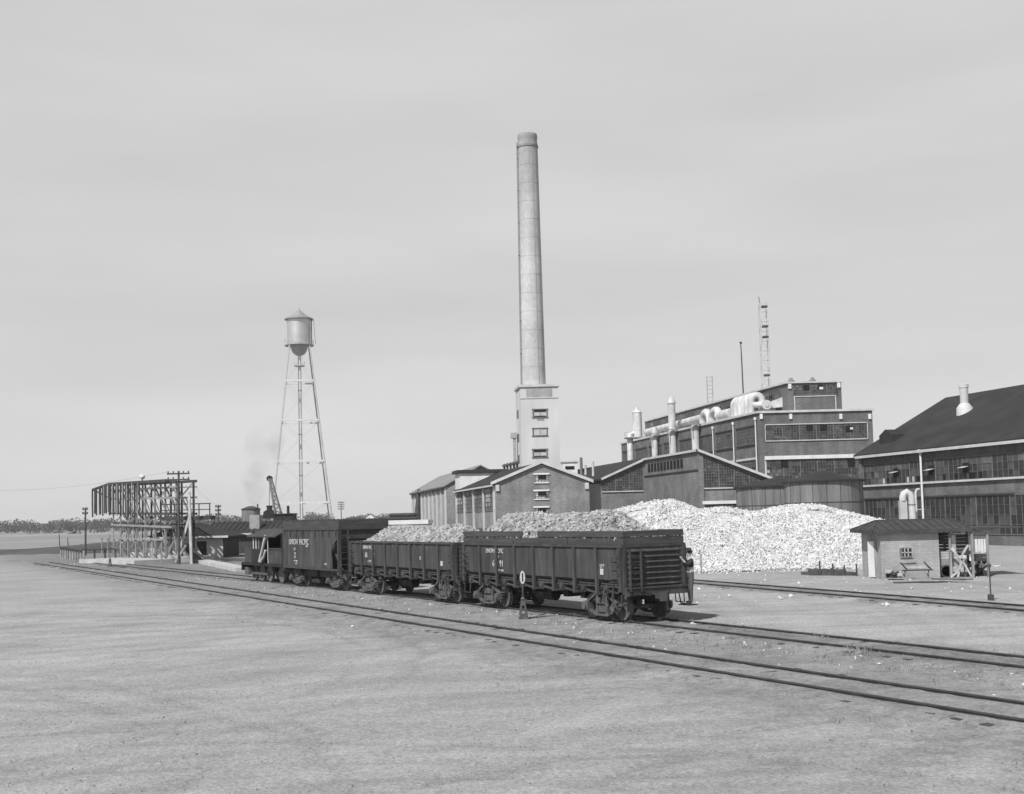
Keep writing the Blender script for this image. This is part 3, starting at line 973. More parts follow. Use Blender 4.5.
# ------------------------------------------------------------------ buildings: helpers
def sash(parent, P0, P1, z0, z1, nx, ny, off, name='window', ztop=None, holes=0, seed=0, dens=(.62, .27, .08, .03), frame='trim', fw=.12):
    """steel-sash window: P0, P1 plan points on the wall; off = outward plan vector; ztop(t) gives a sloping head"""
    r = random.Random(seed*77+int(z0*10)+nx)
    P0, P1, off = Vector(P0[:2]), Vector(P1[:2]), Vector(off[:2])
    d = P1-P0
    m = MB()
    hs = set(); clus = {}
    while len(hs) < holes:
        hs.add((r.randrange(1, max(2, nx-1)), r.randrange(0, ny)))
    for i in range(nx):
        ta, tb = i/nx, (i+1)/nx
        for j in range(ny):
            za = z0+(z1-z0)*j/ny; zb = z0+(z1-z0)*(j+1)/ny
            if ztop:
                la, lb = ztop(ta), ztop(tb)
                if za >= max(la, lb)-.02:
                    continue
                z_a, z_b = min(zb, la), min(zb, lb)
                z_a = max(z_a, za); z_b = max(z_b, za)
            else:
                z_a = z_b = zb
            q = P0+d*ta+off*.02; s = P0+d*tb+off*.02
            ck = (i//3, j//2)
            if ck not in clus:
                clus[ck] = r.random()
            x = clus[ck]*.62+r.random()*.38; mi = 0
            for k, dd in enumerate(dens):
                if x < dd:
                    mi = k; break
                x -= dd
            if (i, j) in hs or (i-1, j) in hs:
                mi = 4
            m.add([(q.x, q.y, za), (s.x, s.y, za), (s.x, s.y, z_b), (q.x, q.y, z_a)], [(0, 1, 2, 3)], mi)
    pw = d.length/nx
    for i in range(nx+1):
        t = i/nx; q = P0+d*t+off*.05
        zt = ztop(t) if ztop else z1
        big = (i % 6 == 0)
        if zt > z0+.05:
            m.bar((q.x, q.y, z0), (q.x, q.y, zt), .12 if big else .035, .04, 5, up=(off.x, off.y, 0))
    for j in range(ny+1):
        z = z0+(z1-z0)*j/ny
        t0, t1 = 0, 1
        if ztop:
            ts = [k/40 for k in range(41) if ztop(k/40) >= z]
            if not ts:
                continue
            t0, t1 = ts[0], ts[-1]
        a = P0+d*t0+off*.053; b = P0+d*t1+off*.053
        m.bar((a.x, a.y, z), (b.x, b.y, z), .04, .035 if 0 < j < ny else .08, 5)
    w = m.build(name, ['glass', 'glass_m', 'glass_l', 'glass_p', 'hole', 'sash'], parent, recalc=False)
    if frame:
        f = MB()
        a = P0+off*.07; b = P1+off*.07
        f.bar((a.x, a.y, z0-fw/2), (b.x, b.y, z0-fw/2), .16, fw)
        if not ztop:
            f.bar((a.x, a.y, z1+fw/2), (b.x, b.y, z1+fw/2), .16, fw)
            f.bar((a.x, a.y, z0), (a.x, a.y, z1), .1, fw*.8, up=(off.x, off.y, 0)); f.bar((b.x, b.y, z0), (b.x, b.y, z1), .1, fw*.8, up=(off.x, off.y, 0))
        f.build('frame', frame, w)
    return w


def xy(v):
    return (v.x, v.y)


UB = Vector((-.2, .98)); UB.normalize()      # lie of the factory's long walls
LOUT = Vector((-.98, -.2)); LOUT.normalize()  # outward from their left-hand faces
FOUT = Vector((0, -1))


def lerp(a, b, t):
    return a+(b-a)*t


# ------------------------------------------------------------------ boiler house with the gable front
def boiler_house():
    Y0 = 120
    FL = at(495, 484, Y0); FR = at(589, 481.5, Y0); AP = at(541.5, 464, Y0)
    ze = FL.z; za = AP.z
    root = thing('boiler_house', 'brick boiler house with a white edged gable, in front of the smokestack', 'building', (AP.x, Y0, 0))
    xl, xr = FL.x, FR.x
    xa = (xl+xr)/2
    D = 26.5
    back = lambda x, k=D: (x+UB.x*k, Y0+UB.y*k)
    m = MB()
    prof = [(xl, 0), (xr, 0), (xr, ze), (xa, za), (xl, ze)]
    m.extr([(x, Y0, z) for x, z in prof], (UB.x*D, UB.y*D, 0))
    m.build('wall', 'brick', root)
    # roof slabs with a little overhang
    r = MB(); ov = .12
    sl = (za-ze)/(xa-xl)
    for sg, xe in ((-1, xl), (1, xr)):
        x0 = xe+sg*.4; z0 = ze-.4*sl
        o = Vector((-UB.x*ov, -UB.y*ov, 0))
        a = Vector((x0, Y0, z0+.03))+o; b = Vector((xa, Y0, za+.03))+o
        nrm = Vector((0, 0, .18))
        r.extr([a, b, b+nrm, a+nrm], (UB.x*(D+ov), UB.y*(D+ov), 0))
    rf = r.build('roof', 'roof', root)
    v = MB()
    for k in range(5):
        q = Vector((xa-.3, Y0, za))+Vector((UB.x*(11+k*1.9), UB.y*(11+k*1.9), 0))
        v = MB(); v.tube([q+Vector((0, 0, -.1)), q+Vector((0, 0, .75))], .13, 8); v.lathe([(.3, .6), (.3, .72), (.05, .95)], (q.x, q.y, q.z), 10)
        v.build('vent', 'pole', rf)
    # pale coping on the raked gable edge
    for sg, xe in ((-1, xl), (1, xr)):
        c = MB()
        x0 = xe+sg*.45; z0 = ze-.45*sl
        a = Vector((x0, Y0-.17, z0+.06)); b = Vector((xa, Y0-.17, za+.06))
        c.extr([a, b, b+Vector((0, 0, .32)), a+Vector((0, 0, .32))], (0, -.16, 0))
        c.build('gable_coping', 'trim', root)
        c = MB(); q = xe-sg*.25
        c.box(q-.2, q+.2, Y0-.2, Y0-.003, ze-.75, ze-.1); c.build('corbel', 'trim', root)
    # three small gable windows
    for y0, y1, h_ in ((474.5, 482.5, 1), (491, 499, 2), (507.5, 515, 0)):
        a = at(535, y1, Y0); b = at(548, y0, Y0)
        w_ = sash(root, (a.x, Y0), (b.x, Y0), a.z, b.z, 4, 3, FOUT, holes=0, seed=h_, dens=(.0, .05, .15, .8), frame=None)
        l = MB(); l.box(a.x-.15, b.x+.15, Y0-.16, Y0-.004, b.z, b.z+.16); l.box(a.x-.1, b.x+.1, Y0-.12, Y0-.004, a.z-.1, a.z); l.build('lintel', 'white', w_)
        d = MB(); d.box(a.x+.35, b.x-.2, Y0-.09, Y0-.07, b.z-.45, b.z-.05); d.build('open_sash', 'hole', w_)
    # glazed long side divided by pale pilasters
    nb = 4
    for k in range(nb):
        t0 = D*k/nb+.5; t1 = D*(k+1)/nb-.4
        a = Vector(back(xl, t0)); b = Vector(back(xl, t1))
        sash(root, a, b, 4.3, ze-.35, 7, 5, LOUT, seed=k, dens=(.08, .17, .4, .35), frame=None)
        sash(root, a, b, .9, 2.4, 7, 2, LOUT, seed=k+9, dens=(.7, .2, .1, 0), frame=None)
        p = MB()
        p.solid([xy(a+LOUT*.001), xy(b+LOUT*.001), xy(b+LOUT*.012), xy(a+LOUT*.012)], 2.45, 4.25); p.build('spandrel', 'brick_l', root)
    for k in range(nb+1):
        t = min(max(D*k/nb, .25), D-.25)
        a = Vector(back(xl, t))
        p = MB(); p.bar((a.x+LOUT.x*.1, a.y+LOUT.y*.1, 0), (a.x+LOUT.x*.1, a.y+LOUT.y*.1, ze-.15), .34, .2, up=(LOUT.x, LOUT.y, 0)); p.build('pilaster', 'trim', root)
    g = MB(); a = Vector(back(xl-.42, -.3)); b = Vector(back(xl-.42, D)); zg = ze-.42*sl
    g.bar((a.x, a.y, zg), (b.x, b.y, zg), .18, .18); g.build('gutter', 'trim', root)
    # flat-roofed dormer near the far end with a pale cheek
    q0 = Vector(back(xl-.2, 22.4))
    dm = MB()
    zt = ze+2.3; xi = 4.6
    dm.extr([(q0.x, q0.y, ze-.1), (q0.x+xi, q0.y, zt-.25), (q0.x, q0.y, zt-.25)], (UB.x*3.8, UB.y*3.8, 0))
    dmo = dm.build('dormer', 'white', root)
    dr = MB(); dr.extr([(q0.x-.3, q0.y-.3, zt-.24), (q0.x+xi+1.2, q0.y-.3, zt-.24), (q0.x+xi+1.2, q0.y-.3, zt+.14), (q0.x-.3, q0.y-.3, zt+.14)], (UB.x*4.4, UB.y*4.4, 0))
    dr.build('dormer_roof', 'roof', dmo)


boiler_house()


def far_annex():
    """the longer shed continuing the row to the left"""
    Y0 = 147.5
    FL = at(450, 485.6, Y0); ze = FL.z
    root = thing('store_shed', 'long pale sided shed with grey pitched roof, farthest left of the factory row', 'building', (FL.x, Y0, 0))
    D = 38; W = 9; xl = FL.x-.5; za = ze+2.4
    m = MB(); m.extr([(x, Y0, z) for x, z in ((xl, 0), (xl+W, 0), (xl+W, ze), (xl+W/2, za), (xl, ze))], (UB.x*D, UB.y*D, 0)); m.build('wall', 'brick_l', root)
    r = MB()
    for sg, xe in ((-1, xl), (1, xl+W)):
        a = Vector((xe+sg*.4, Y0-.3, ze-.2)); b = Vector((xl+W/2, Y0-.3, za+.03)); n_ = Vector((0, 0, .16))
        r.extr([a, b, b+n_, a+n_], (UB.x*(D+.5), UB.y*(D+.5), 0))
    r.build('roof', 'roof_g', root)
    nb = 9
    for k in range(nb+1):
        t = min(max(D*k/nb, .25), D-.25)
        a = Vector((xl+UB.x*t, Y0+UB.y*t))
        p = MB(); p.bar((a.x+LOUT.x*.1, a.y+LOUT.y*.1, 0), (a.x+LOUT.x*.1, a.y+LOUT.y*.1, ze-.2), .4, .2, up=(LOUT.x, LOUT.y, 0)); p.build('pilaster', 'trim' if k % 2 else 'conc', root)
    for k in range(nb):
        t0 = D*k/nb+.6; t1 = D*(k+1)/nb-.5
        a = Vector((xl+UB.x*t0, Y0+UB.y*t0)); b = Vector((xl+UB.x*t1, Y0+UB.y*t1))
        p = MB(); p.solid([xy(a+LOUT*.002), xy(b+LOUT*.002), xy(b+LOUT*.05), xy(a+LOUT*.05)], .6, ze-.5); p.build('wall_panel', 'conc_g', root)
    t = 27.5; a = Vector((xl+UB.x*t, Y0+UB.y*t))+LOUT*.45
    s = MB(); s.tube([(a.x, a.y, 0), (a.x, a.y, 5.0), (a.x+.3, a.y, ze+.3)], [.55, .45, .3], 10); s.build('shade_wedge', 'pole', root)  # dark wedge added to stand for the shadow between wall sections
    g = MB(); a = Vector((xl-.42, Y0)); b = a+UB*D
    g.bar((a.x, a.y, ze-.22), (b.x, b.y, ze-.22), .2, .2); g.build('gutter', 'pole', root)


far_annex()


def link_block():
    a = at(586, 481, 129); b = at(600.5, 481, 129)
    root = thing('link_building', 'narrow link with shade painted dark on its wall between the gabled boiler house and the glazed hall', 'building', (a.x, 129, 0))
    m = MB(); m.box(a.x, b.x, 129, 140, 0, a.z); m.build('wall', 'brick_d', root)  # shade of the recess beside the boiler house, painted as dark brick
    m = MB(); m.solid([(a.x-.1, 128.7), (b.x+.1, 128.7), (b.x+.1, 140), (a.x-.1, 140)], [a.z+.003]*4, [a.z+.2]*2+[a.z+.9]*2); m.build('roof', 'roof', root)


link_block()

Yc_ = 152.0
ca, cb_ = at(562.5, 468, Yc_).x, at(577.5, 468, Yc_).x
zt_ = at(570, 462.3, Yc_).z
wc = thing('white_cabin', 'small white roof cabin with a dark slot, just right of the smokestack tower', 'cabin', (ca, Yc_, 0))
m = MB(); m.box(ca, cb_, Yc_, Yc_+3, 0, zt_); m.build('wall', 'white', wc)
m = MB(); m.solid([(ca-.15, Yc_-.15), (cb_+.15, Yc_-.15), (cb_+.15, Yc_+3.1), (ca-.15, Yc_+3.1)], zt_+.003, zt_+.2); m.build('roof', 'trim', wc)
m = MB(); m.box(ca+.35, cb_-.4, Yc_-.03, Yc_-.003, zt_-.95, zt_-.5); m.build('slot', 'hole', wc)
m = MB(); m.tube([(cb_+.5, Yc_, 0), (cb_+.5, Yc_, zt_+.6)], .2, 10); m.build('vent_pipe', 'tin', wc)


# ------------------------------------------------------------------ smokestack on its tower
def smokestack():
    Y0 = 160
    a = at(520, 384.8, Y0); b = at(558, 384.8, Y0)
    w = b.x-a.x; cx = (a.x+b.x)/2
    root = thing('smokestack', 'tall pale round factory chimney rising from a square windowed base', 'chimney', (cx, Y0, 0))
    zt = a.z; zc = at(530, 397, Y0).z
    dep = 5.2
    sk = Vector((-.62/5.2, 1))      # slight skew of the side walls
    plan = [(a.x, Y0), (b.x, Y0), (b.x-.6, Y0+dep), (a.x-.62, Y0+dep)]
    m = MB(); m.solid(plan, 0, zt-.35); base = m.build('base_tower', 'conc', root)
    c = MB(); c.solid([(a.x-.2, Y0-.2), (b.x+.2, Y0-.2), (b.x-.4, Y0+dep+.2), (a.x-.85, Y0+dep+.2)], zt-.347, zt); c.build('coping', 'trim', base)
    # recessed darker panel under the coping, on the two seen faces
    x0, x1 = at(526, 390, Y0).x, at(552, 390, Y0).x
    p = MB(); p.box(x0, x1, Y0-.03, Y0-.002, zc, zt-.5); p.build('panel', 'conc_g', base)
    p = MB(); p.box(a.x-.06, b.x+.06, Y0-.08, Y0-.004, zc-.22, zc-.04); p.build('string_course', 'trim', base)
    f = Vector((-1, -.12)).normalized()
    for y0, y1, k in ((409.5, 417, 1), (428.5, 435.5, 0), (449.5, 457, 2)):
        q0 = at(533.5, y1, Y0); q1 = at(546.5, y0, Y0)
        wv = sash(base, (q0.x, Y0), (q1.x, Y0), q0.z, q1.z, 2, 1, FOUT, frame=None, dens=(0, 0, 0, 1), seed=k)
        e = MB(); e.box(q0.x-.22, q1.x+.22, Y0-.1, Y0-.003, q1.z, q1.z+.13); e.box(q0.x-.22, q1.x+.22, Y0-.12, Y0-.003, q0.z-.12, q0.z)
        e.box(q0.x-.13, q0.x-.0, Y0-.1, Y0-.003, q0.z, q1.z); e.box(q1.x, q1.x+.13, Y0-.1, Y0-.003, q0.z, q1.z)
        e.build('surround', 'sash', wv)
        if k:
            h = MB(); h.box(q0.x+.1, q1.x-.1, Y0-.1, Y0-.06, q1.z-.28, q1.z-.02); h.box(q0.x+.1, q1.x-.1, Y0-.1, Y0-.06, q0.z, q0.z+.15); h.build('opening', 'hole', wv)
        if k == 1:
            h = MB(); h.box(q0.x+.5, q1.x-.35, Y0-.03, Y0-.002, q0.z-.5, q0.z-.2); h.build('stain_plate', 'stack_d', base)
    # side windows and the external ladder / conveyor leg on the left face
    for zz in (8.2, 11.2, 14.2, 17.6):
        q0 = Vector((a.x-.62*.45, Y0+dep*.45)); q1 = Vector((a.x-.62*.8, Y0+dep*.8))
        h = MB(); h.solid([xy(q0+f*.002), xy(q1+f*.002), xy(q1+f*.05), xy(q0+f*.05)], zz, zz+1.1); h.build('side_window', 'sash', base)
    l = MB(); q = Vector((a.x-.95, Y0+dep*.8))
    l.bar((q.x, q.y, 0), (q.x, q.y, zt-7.2), .5, .45); l.box(q.x-.55, q.x+.35, q.y-.4, q.y+.4, zt-7.2, zt-6.4); l.build('elevator_leg', 'conc_g', base)
    # the round shaft
    tp = at(526.6, 135, Y0+2.6); rb = 24.3/2*(Y0+2.6)/F; rt = 20.2/2*(Y0+2.6)/F
    zb = zt; zh = tp.z
    cxs, cys = cx-.68, Y0+2.6
    s = MB(); prof = []
    nseg = 26
    for k in range(nseg+1):
        t = k/nseg
        prof.append((rb+(rt-rb)*t, zb+(zh-2.0-zb)*t))
    s.lathe(prof, (cxs, cys, 0), 48); sh = s.build('shaft', 'stack', root, True)
    for k in range(1, 13):
        band = MB()
        t = k/13; rr = rb+(rt-rb)*t+.012; zz = zb+(zh-2-zb)*t
        band.lathe([(rr-.05, zz), (rr+.012, zz+.01), (rr+.012, zz+.045), (rr-.05, zz+.055)], (cxs, cys, 0), 48)
        band.build('iron_band', 'stack', sh, True)
    t = MB(); t.lathe([(rt, zh-2.0), (rt+.1, zh-1.95), (rt+.1, zh-1.65), (rt+.0, zh-1.6)], (cxs, cys, 0), 48); t.build('collar', 'stack_d', sh, True)
    t = MB(); t.lathe([(rt-.02, zh-1.6), (rt-.05, zh-.7), (rt+.03, zh-.5), (rt-.05, zh), (rt-.45, zh), (rt-.5, zh-1.5)], (cxs, cys, 0), 48); t.build('crown', 'stack', sh, True)
    ld = MB(); d = Vector((-.96, -.28)).normalized()
    for k in (-.18, .18):
        pr = Vector((d.y, -d.x))*k
        ld.bar((cxs+d.x*(rb+.14)+pr.x, cys+d.y*(rb+.14)+pr.y, zb), (cxs+d.x*(rt+.16)+pr.x, cys+d.y*(rt+.16)+pr.y, zh-1.2), .05, .05)
    for k in range(60):
        tt = k/60; rr = rb+(rt-rb)*tt+.14; zz = zb+(zh-1.2-zb)*tt
        pr = Vector((d.y, -d.x))*.18
        ld.bar((cxs+d.x*rr+pr.x, cys+d.y*rr+pr.y, zz), (cxs+d.x*rr-pr.x, cys+d.y*rr-pr.y, zz), .04, .04)
        if k % 8 == 0:
            ld.bar((cxs+d.x*(rr-.16), cys+d.y*(rr-.16), zz), (cxs+d.x*(rr+.1), cys+d.y*(rr+.1), zz), .09, .09)
    ld.build('ladder', 'pole', sh)
    ln = MB(); d = Vector((.42, -.907)).normalized()
    ln.bar((cxs+d.x*(rb+.02), cys+d.y*(rb+.02), zb), (cxs+d.x*(rt+.02), cys+d.y*(rt+.02), zh-2.1), .05, .05); ln.build('lightning_cable', 'conc_g', sh)


smokestack()
mt_ = MT['stack']; N_, L_ = mt_.node_tree.nodes, mt_.node_tree.links
tc_ = N_.new('ShaderNodeTexCoord'); mp_ = N_.new('ShaderNodeMapping'); mp_.inputs['Scale'].default_value = (.9, .9, .05)
L_.new(tc_.outputs['Object'], mp_.inputs[0]); sp_ = N_.new('ShaderNodeSeparateXYZ'); L_.new(tc_.outputs['Object'], sp_.inputs[0])
nn_ = N_.new('ShaderNodeTexNoise'); nn_.inputs['Scale'].default_value = 1.2; nn_.inputs['Detail'].default_value = 5; L_.new(mp_.outputs[0], nn_.inputs[0])
md_ = N_.new('ShaderNodeMath'); md_.operation = 'MULTIPLY_ADD'; L_.new(nn_.outputs['Fac'], md_.inputs[0]); md_.inputs[1].default_value = 26; L_.new(sp_.outputs[2], md_.inputs[2])
mr_ = N_.new('ShaderNodeMapRange'); mr_.inputs[1].default_value = 52; mr_.inputs[2].default_value = 78; mr_.inputs[3].default_value = 1; mr_.inputs[4].default_value = .58; L_.new(md_.outputs[0], mr_.inputs[0])
cbn = [n for n in N_ if n.bl_idname == 'ShaderNodeCombineColor'][0]; src_ = cbn.inputs[0].links[0].from_socket
mu_ = N_.new('ShaderNodeMath'); mu_.operation = 'MULTIPLY'; L_.new(src_, mu_.inputs[0]); L_.new(mr_.outputs[0], mu_.inputs[1])
for k in range(3):
    L_.new(mu_.outputs[0], cbn.inputs[k])


# ------------------------------------------------------------------ glazed brick hall (centre right)
def glazed_hall():
    Y1 = 125.0; Y2 = 143.4
    A = at(698, 451.3, Y1)
    root = thing('glazed_hall', 'low brick hall with gridded window walls under sloping eaves, behind the limestone pile', 'building', (A.x, Y1, 0))
    za = A.z
    R0 = at(766, 477.5, Y1)
    sl = (R0.z-za)/(R0.x-A.x)
    xr = R0.x+3.0; zr = za+sl*(xr-A.x)
    k = Y2-Y1
    back = Vector((UB.x/UB.y*k, k, 0))
    m = MB()
    m.extr([(A.x, Y1, 0), (xr, Y1, 0), (xr, Y1, zr), (A.x, Y1, za)], back); m.build('wall', 'brick_h', root)
    B = at(645, 460, Y2); E = at(599.5, 481, Y2)
    m = MB()
    sl2 = (B.z-E.z)/(B.x-E.x); xm = B.x+3
    m.extr([(E.x, Y2-.05, 0), (A.x+back.x+.1, Y2-.05, 0), (A.x+back.x+.1, Y2-.05, B.z), (B.x, Y2-.05, B.z), (E.x, Y2-.05, E.z)], (UB.x/UB.y*40, 40, 0)); m.build('wall', 'brick_h', root)
    # roofs
    r = MB(); n_ = Vector((0, 0, .2))
    a = Vector((A.x-.15, Y1-.35, za+.03)); b = Vector((xr+.4, Y1-.35, zr+.03+sl*.4))
    r.extr([a, b, b+n_, a+n_], (back.x, back.y+.3, 0)); r.build('roof', 'roof', root)
    r = MB()
    a = Vector((E.x-.5, Y2-.4, E.z-.5*sl2+.03)); b = Vector((B.x+.2, Y2-.4, B.z+.2*sl2+.03))
    r.extr([a, b, b+n_, a+n_], (UB.x/UB.y*42, 42, 0)); r2 = r.build('roof', 'roof', root)
    for kx, kz, h_ in ((8, .25, 2.2), (16, .45, 1.6), (22, .3, 1.5), (29, .55, 1.3)):
        q = Vector((E.x+(B.x-E.x)*kz+UB.x/UB.y*kx, Y2+kx, E.z+(B.z-E.z)*kz))
        v = MB(); v.tube([q-Vector((0, 0, .2)), q+Vector((0, 0, h_))], .16, 8); v.build('vent_pipe', 'trim', r2)
    # rake copings
    for (p, q, yy) in ((Vector((A.x-.1, 0, za)), Vector((xr+.4, 0, zr+sl*.4)), Y1-.36), (Vector((E.x-.5, 0, E.z-.5*sl2)), Vector((B.x+.1, 0, B.z+.1*sl2)), Y2-.41)):
        c = MB(); c.extr([(p.x, yy, p.z-.02), (q.x, yy, q.z-.02), (q.x, yy, q.z+.27), (p.x, yy, p.z+.27)], (0, -.14, 0)); c.build('coping', 'trim', root)
    c = MB(); p = Vector((A.x, Y1, za)); q = p+back
    c.bar((p.x+LOUT.x*.2, p.y+LOUT.y*.2, za+.1), (q.x+LOUT.x*.2, q.y+LOUT.y*.2, za+.1), .2, .25); c.build('gutter', 'trim', root)
    # sloping-head window walls
    a0, a1 = at(704, 488, Y1), at(765, 488, Y1)
    sash(root, (a0.x, Y1), (a1.x, Y1), a0.z, za-.3, 24, 12, FOUT, ztop=lambda t: za+sl*(a0.x+(a1.x-a0.x)*t-A.x)-.25, holes=2, seed=3, dens=(.6, .3, .08, .02))
    a0, a1 = at(601.5, 491.5, Y2), at(643.5, 491.5, Y2)
    sash(root, (a0.x, Y2-.05), (a1.x, Y2-.05), a0.z, B.z-.2, 18, 11, FOUT, ztop=lambda t: E.z+sl2*(a0.x+(a1.x-a0.x)*t-E.x)-.2, holes=1, seed=4, dens=(.55, .3, .12, .03))
    a0, a1 = at(703.5, 508, Y1), at(737, 503.5, Y1)
    w_ = sash(root, (a0.x, Y1), (a1.x, Y1), a0.z-1.5, a1.z, 14, 5, FOUT, seed=5, frame=None)
    l = MB(); l.box(a0.x-.1, a1.x+.1, Y1-.2, Y1-.004, a1.z, a1.z+.34); l.build('lintel', 'white', w_)
    # blind arcade of dark slots along the left-hand wall head
    ar = MB()
    for i in range(11):
        t = .28+.62*i/10
        q = Vector((A.x, Y1))+Vector((back.x, back.y))*t+LOUT*.03
        ar.bar((q.x, q.y, za-1.55), (q.x, q.y, za-.55), .75, .05, up=(LOUT.x, LOUT.y, 0))
    ar.build('slot_vents', 'hole', root)
    for zz in (za-2.0,):
        s = MB(); p = Vector((A.x, Y1))+LOUT*.06; q = p+Vector((back.x, back.y))
        s.bar((p.x, p.y, zz), (q.x, q.y, zz), .1, .14); s.build('string_course', 'brick_d', root)
    # faces: pilaster at the near corner
    s = MB(); s.box(A.x-.02, A.x+.5, Y1-.14, Y1-.003, 0, za-.4); s.build('pilaster', 'brick_h', root)


glazed_hall()


# ------------------------------------------------------------------ main mill
def mill():
    Y0 = 160.0
    A = at(757.5, 411.2, Y0); R = at(872, 408.2, Y0)
    root = thing('sugar_mill', 'tallest brick factory block with ribbon windows, rooftop storey and white ducts', 'building', (A.x, Y0, 0))
    zp = A.z; D = 64.0
    ur = UB/UB.y
    B = Vector((A.x+ur.x*D, Y0+D)); C = Vector((R.x+ur.x*D, Y0+D))
    m = MB(); m.solid([(A.x, Y0), (R.x, Y0), xy(C), xy(B)], 0, zp-.3); m.build('wall', 'brick_m', root)
    c = MB(); ov = .25
    c.solid([(A.x-ov, Y0-ov), (R.x+ov, Y0-ov), (C.x+ov, C.y+ov), (B.x-ov, B.y+ov)], zp-.297, zp); c.build('parapet_coping', 'trim', root)
    # rooftop storey
    P = at(787, 381.8, Y0+1.2); Q = at(841, 381.0, Y0+1.2)
    zq = P.z; Dp = 63.0
    m = MB(); m.solid([(P.x, Y0+1.2), (Q.x, Y0+1.2), (Q.x+ur.x*Dp, Y0+1.2+Dp), (P.x+ur.x*Dp, Y0+1.2+Dp)], zp+.003, zq-.25); pent = m.build('rooftop_storey', 'brick_m', root)
    c = MB(); c.solid([(P.x-.25, Y0+.95), (Q.x+.25, Y0+.95), (Q.x+ur.x*Dp+.2, Y0+1.4+Dp), (P.x+ur.x*Dp-.25, Y0+1.4+Dp)], zq-.247, zq); c.build('coping', 'trim', pent)
    ix0, ix1 = at(794, 400, Y0+1.2).x, at(836, 400, Y0+1.2).x
    z1 = at(815, 396.5, Y0+1.2).z; z0 = zp+.02
    fr = MB(); y = Y0+1.2
    fr.box(ix0, ix1, y-.1, y-.003, z1, z1+.12); fr.box(ix0, ix0+.12, y-.1, y-.003, z0, z1); fr.box(ix1-.12, ix1, y-.1, y-.003, z0, z1); fr.box(ix0, ix1, y-.12, y-.003, z0-.02, z0+.1)
    fr.build('panel_frame', 'trim', pent)
    wx0, wx1 = at(793, 390, y).x, at(838, 390, y).x
    sash(pent, (wx0, y), (wx1, y), z1+.25, zq-.45, 16, 4, FOUT, holes=0, seed=31, frame=None, dens=(.45, .4, .15, 0))
    for px in (806, 820):
        q = at(px, 390, y); h = MB(); h.box(q.x-.35, q.x+.5, y-.09, y-.066, zq-1.25, zq-.5); h.build('open_sash', 'hole', pent)
    q = at(820.5, 388, y); h = MB(); h.box(q.x-.2, q.x+.35, y-.12, y-.092, zq-1.2, zq-.85); h.build('open_sash', 'white', pent)
    for px in (789.5, 838.5):
        q = at(px, 386, y); b = MB(); b.box(q.x-.22, q.x+.22, y-.2, y-.003, zq-1.0, zq-.3); b.build('corbel', 'white', pent)
    # side windows of the rooftop storey
    for k in range(7):
        t0 = 2+k*8.6
        a = Vector((P.x+ur.x*t0, y+t0)); b = Vector((P.x+ur.x*(t0+5.5), y+t0+5.5))
        sash(pent, a, b, zq-2.0, zq-.7, 8, 2, LOUT, seed=k, frame=None, holes=1 if k in (0, 2) else 0, dens=(.35, .4, .2, .05))
    # roof cowls
    for px, py in ((791, 375.5), (812.5, 376)):
        q = at(px, 382, Y0+4)
        v = MB(); v.lathe([(.3, zq), (.3, zq+.35), (.5, zq+.35), (.5, zq+.45), (.25, zq+.6), (.25, zq+.8), (.05, zq+.9)], (q.x, Y0+4, 0), 14); v.build('roof_cowl', 'tin', pent, True)
    # front ribbon windows
    a, b = at(765.5, 440.8, Y0), at(867, 422.8, Y0)
    sash(root, (a.x, Y0), (b.x, Y0), a.z, b.z, 36, 6, FOUT, holes=0, seed=41, dens=(.5, .36, .12, .02))
    for px, py in ((809, 425.5), (823, 425.5), (848.5, 426.5)):
        q = at(px, py, Y0); h = MB(); h.box(q.x-.4, q.x+.5, Y0-.11, Y0-.09, q.z-.75, q.z+.1); h.build('open_sash', 'hole', root)
    q = at(850.5, 427, Y0); h = MB(); h.box(q.x-.1, q.x+.3, Y0-.14, Y0-.115, q.z-.35, q.z-.05); h.build('open_sash', 'white', root)
    a, b = at(767, 478.5, Y0), at(862, 457.5, Y0)
    w2 = sash(root, (a.x, Y0), (b.x, Y0), a.z-.6, b.z, 34, 7, FOUT, holes=0, seed=42, dens=(.45, .38, .15, .02), frame=None)
    l = MB(); l.box(a.x-.25, b.x+.2, Y0-.3, Y0-.004, b.z, b.z+.5); l.build('lintel', 'white', w2)
    l = MB(); l.box(a.x-.25, a.x-.02, Y0-.12, Y0-.004, a.z-.6, b.z); l.build('jamb', 'trim', w2)
    for px, py in ((784, 459), (851, 459)):
        q = at(px, py, Y0); h = MB(); h.box(q.x-.5, q.x+.5, Y0-.11, Y0-.09, q.z-1.15, q.z); h.build('open_sash', 'hole', root)
    # left-hand long wall: two ribbons of windows between piers
    for k in range(8):
        t0 = .9+k*7.9; t1 = t0+6.7
        a = Vector((A.x+ur.x*t0, Y0+t0)); b = Vector((A.x+ur.x*t1, Y0+t1))
        sash(root, a, b, zp-4.4, zp-2.0, 12, 5, LOUT, seed=50+k, frame=None, dens=(.45, .4, .14, .01), holes=1 if k in (1, 4) else 0)
        w3 = sash(root, a, b, zp-9.6, zp-6.7, 12, 6, LOUT, seed=60+k, frame=None, dens=(.5, .36, .12, .02), holes=1 if k < 3 else 0)
        l = MB(); p, q = a+LOUT*.12, b+LOUT*.12
        l.bar((p.x, p.y, zp-6.55), (q.x, q.y, zp-6.55), .2, .3); l.build('lintel', 'trim', w3)
        l = MB(); l.bar((p.x, p.y, zp-1.9), (q.x, q.y, zp-1.9), .16, .16); l.bar((p.x, p.y, zp-4.55), (q.x, q.y, zp-4.55), .16, .16); l.build('sill', 'brick_d', root)
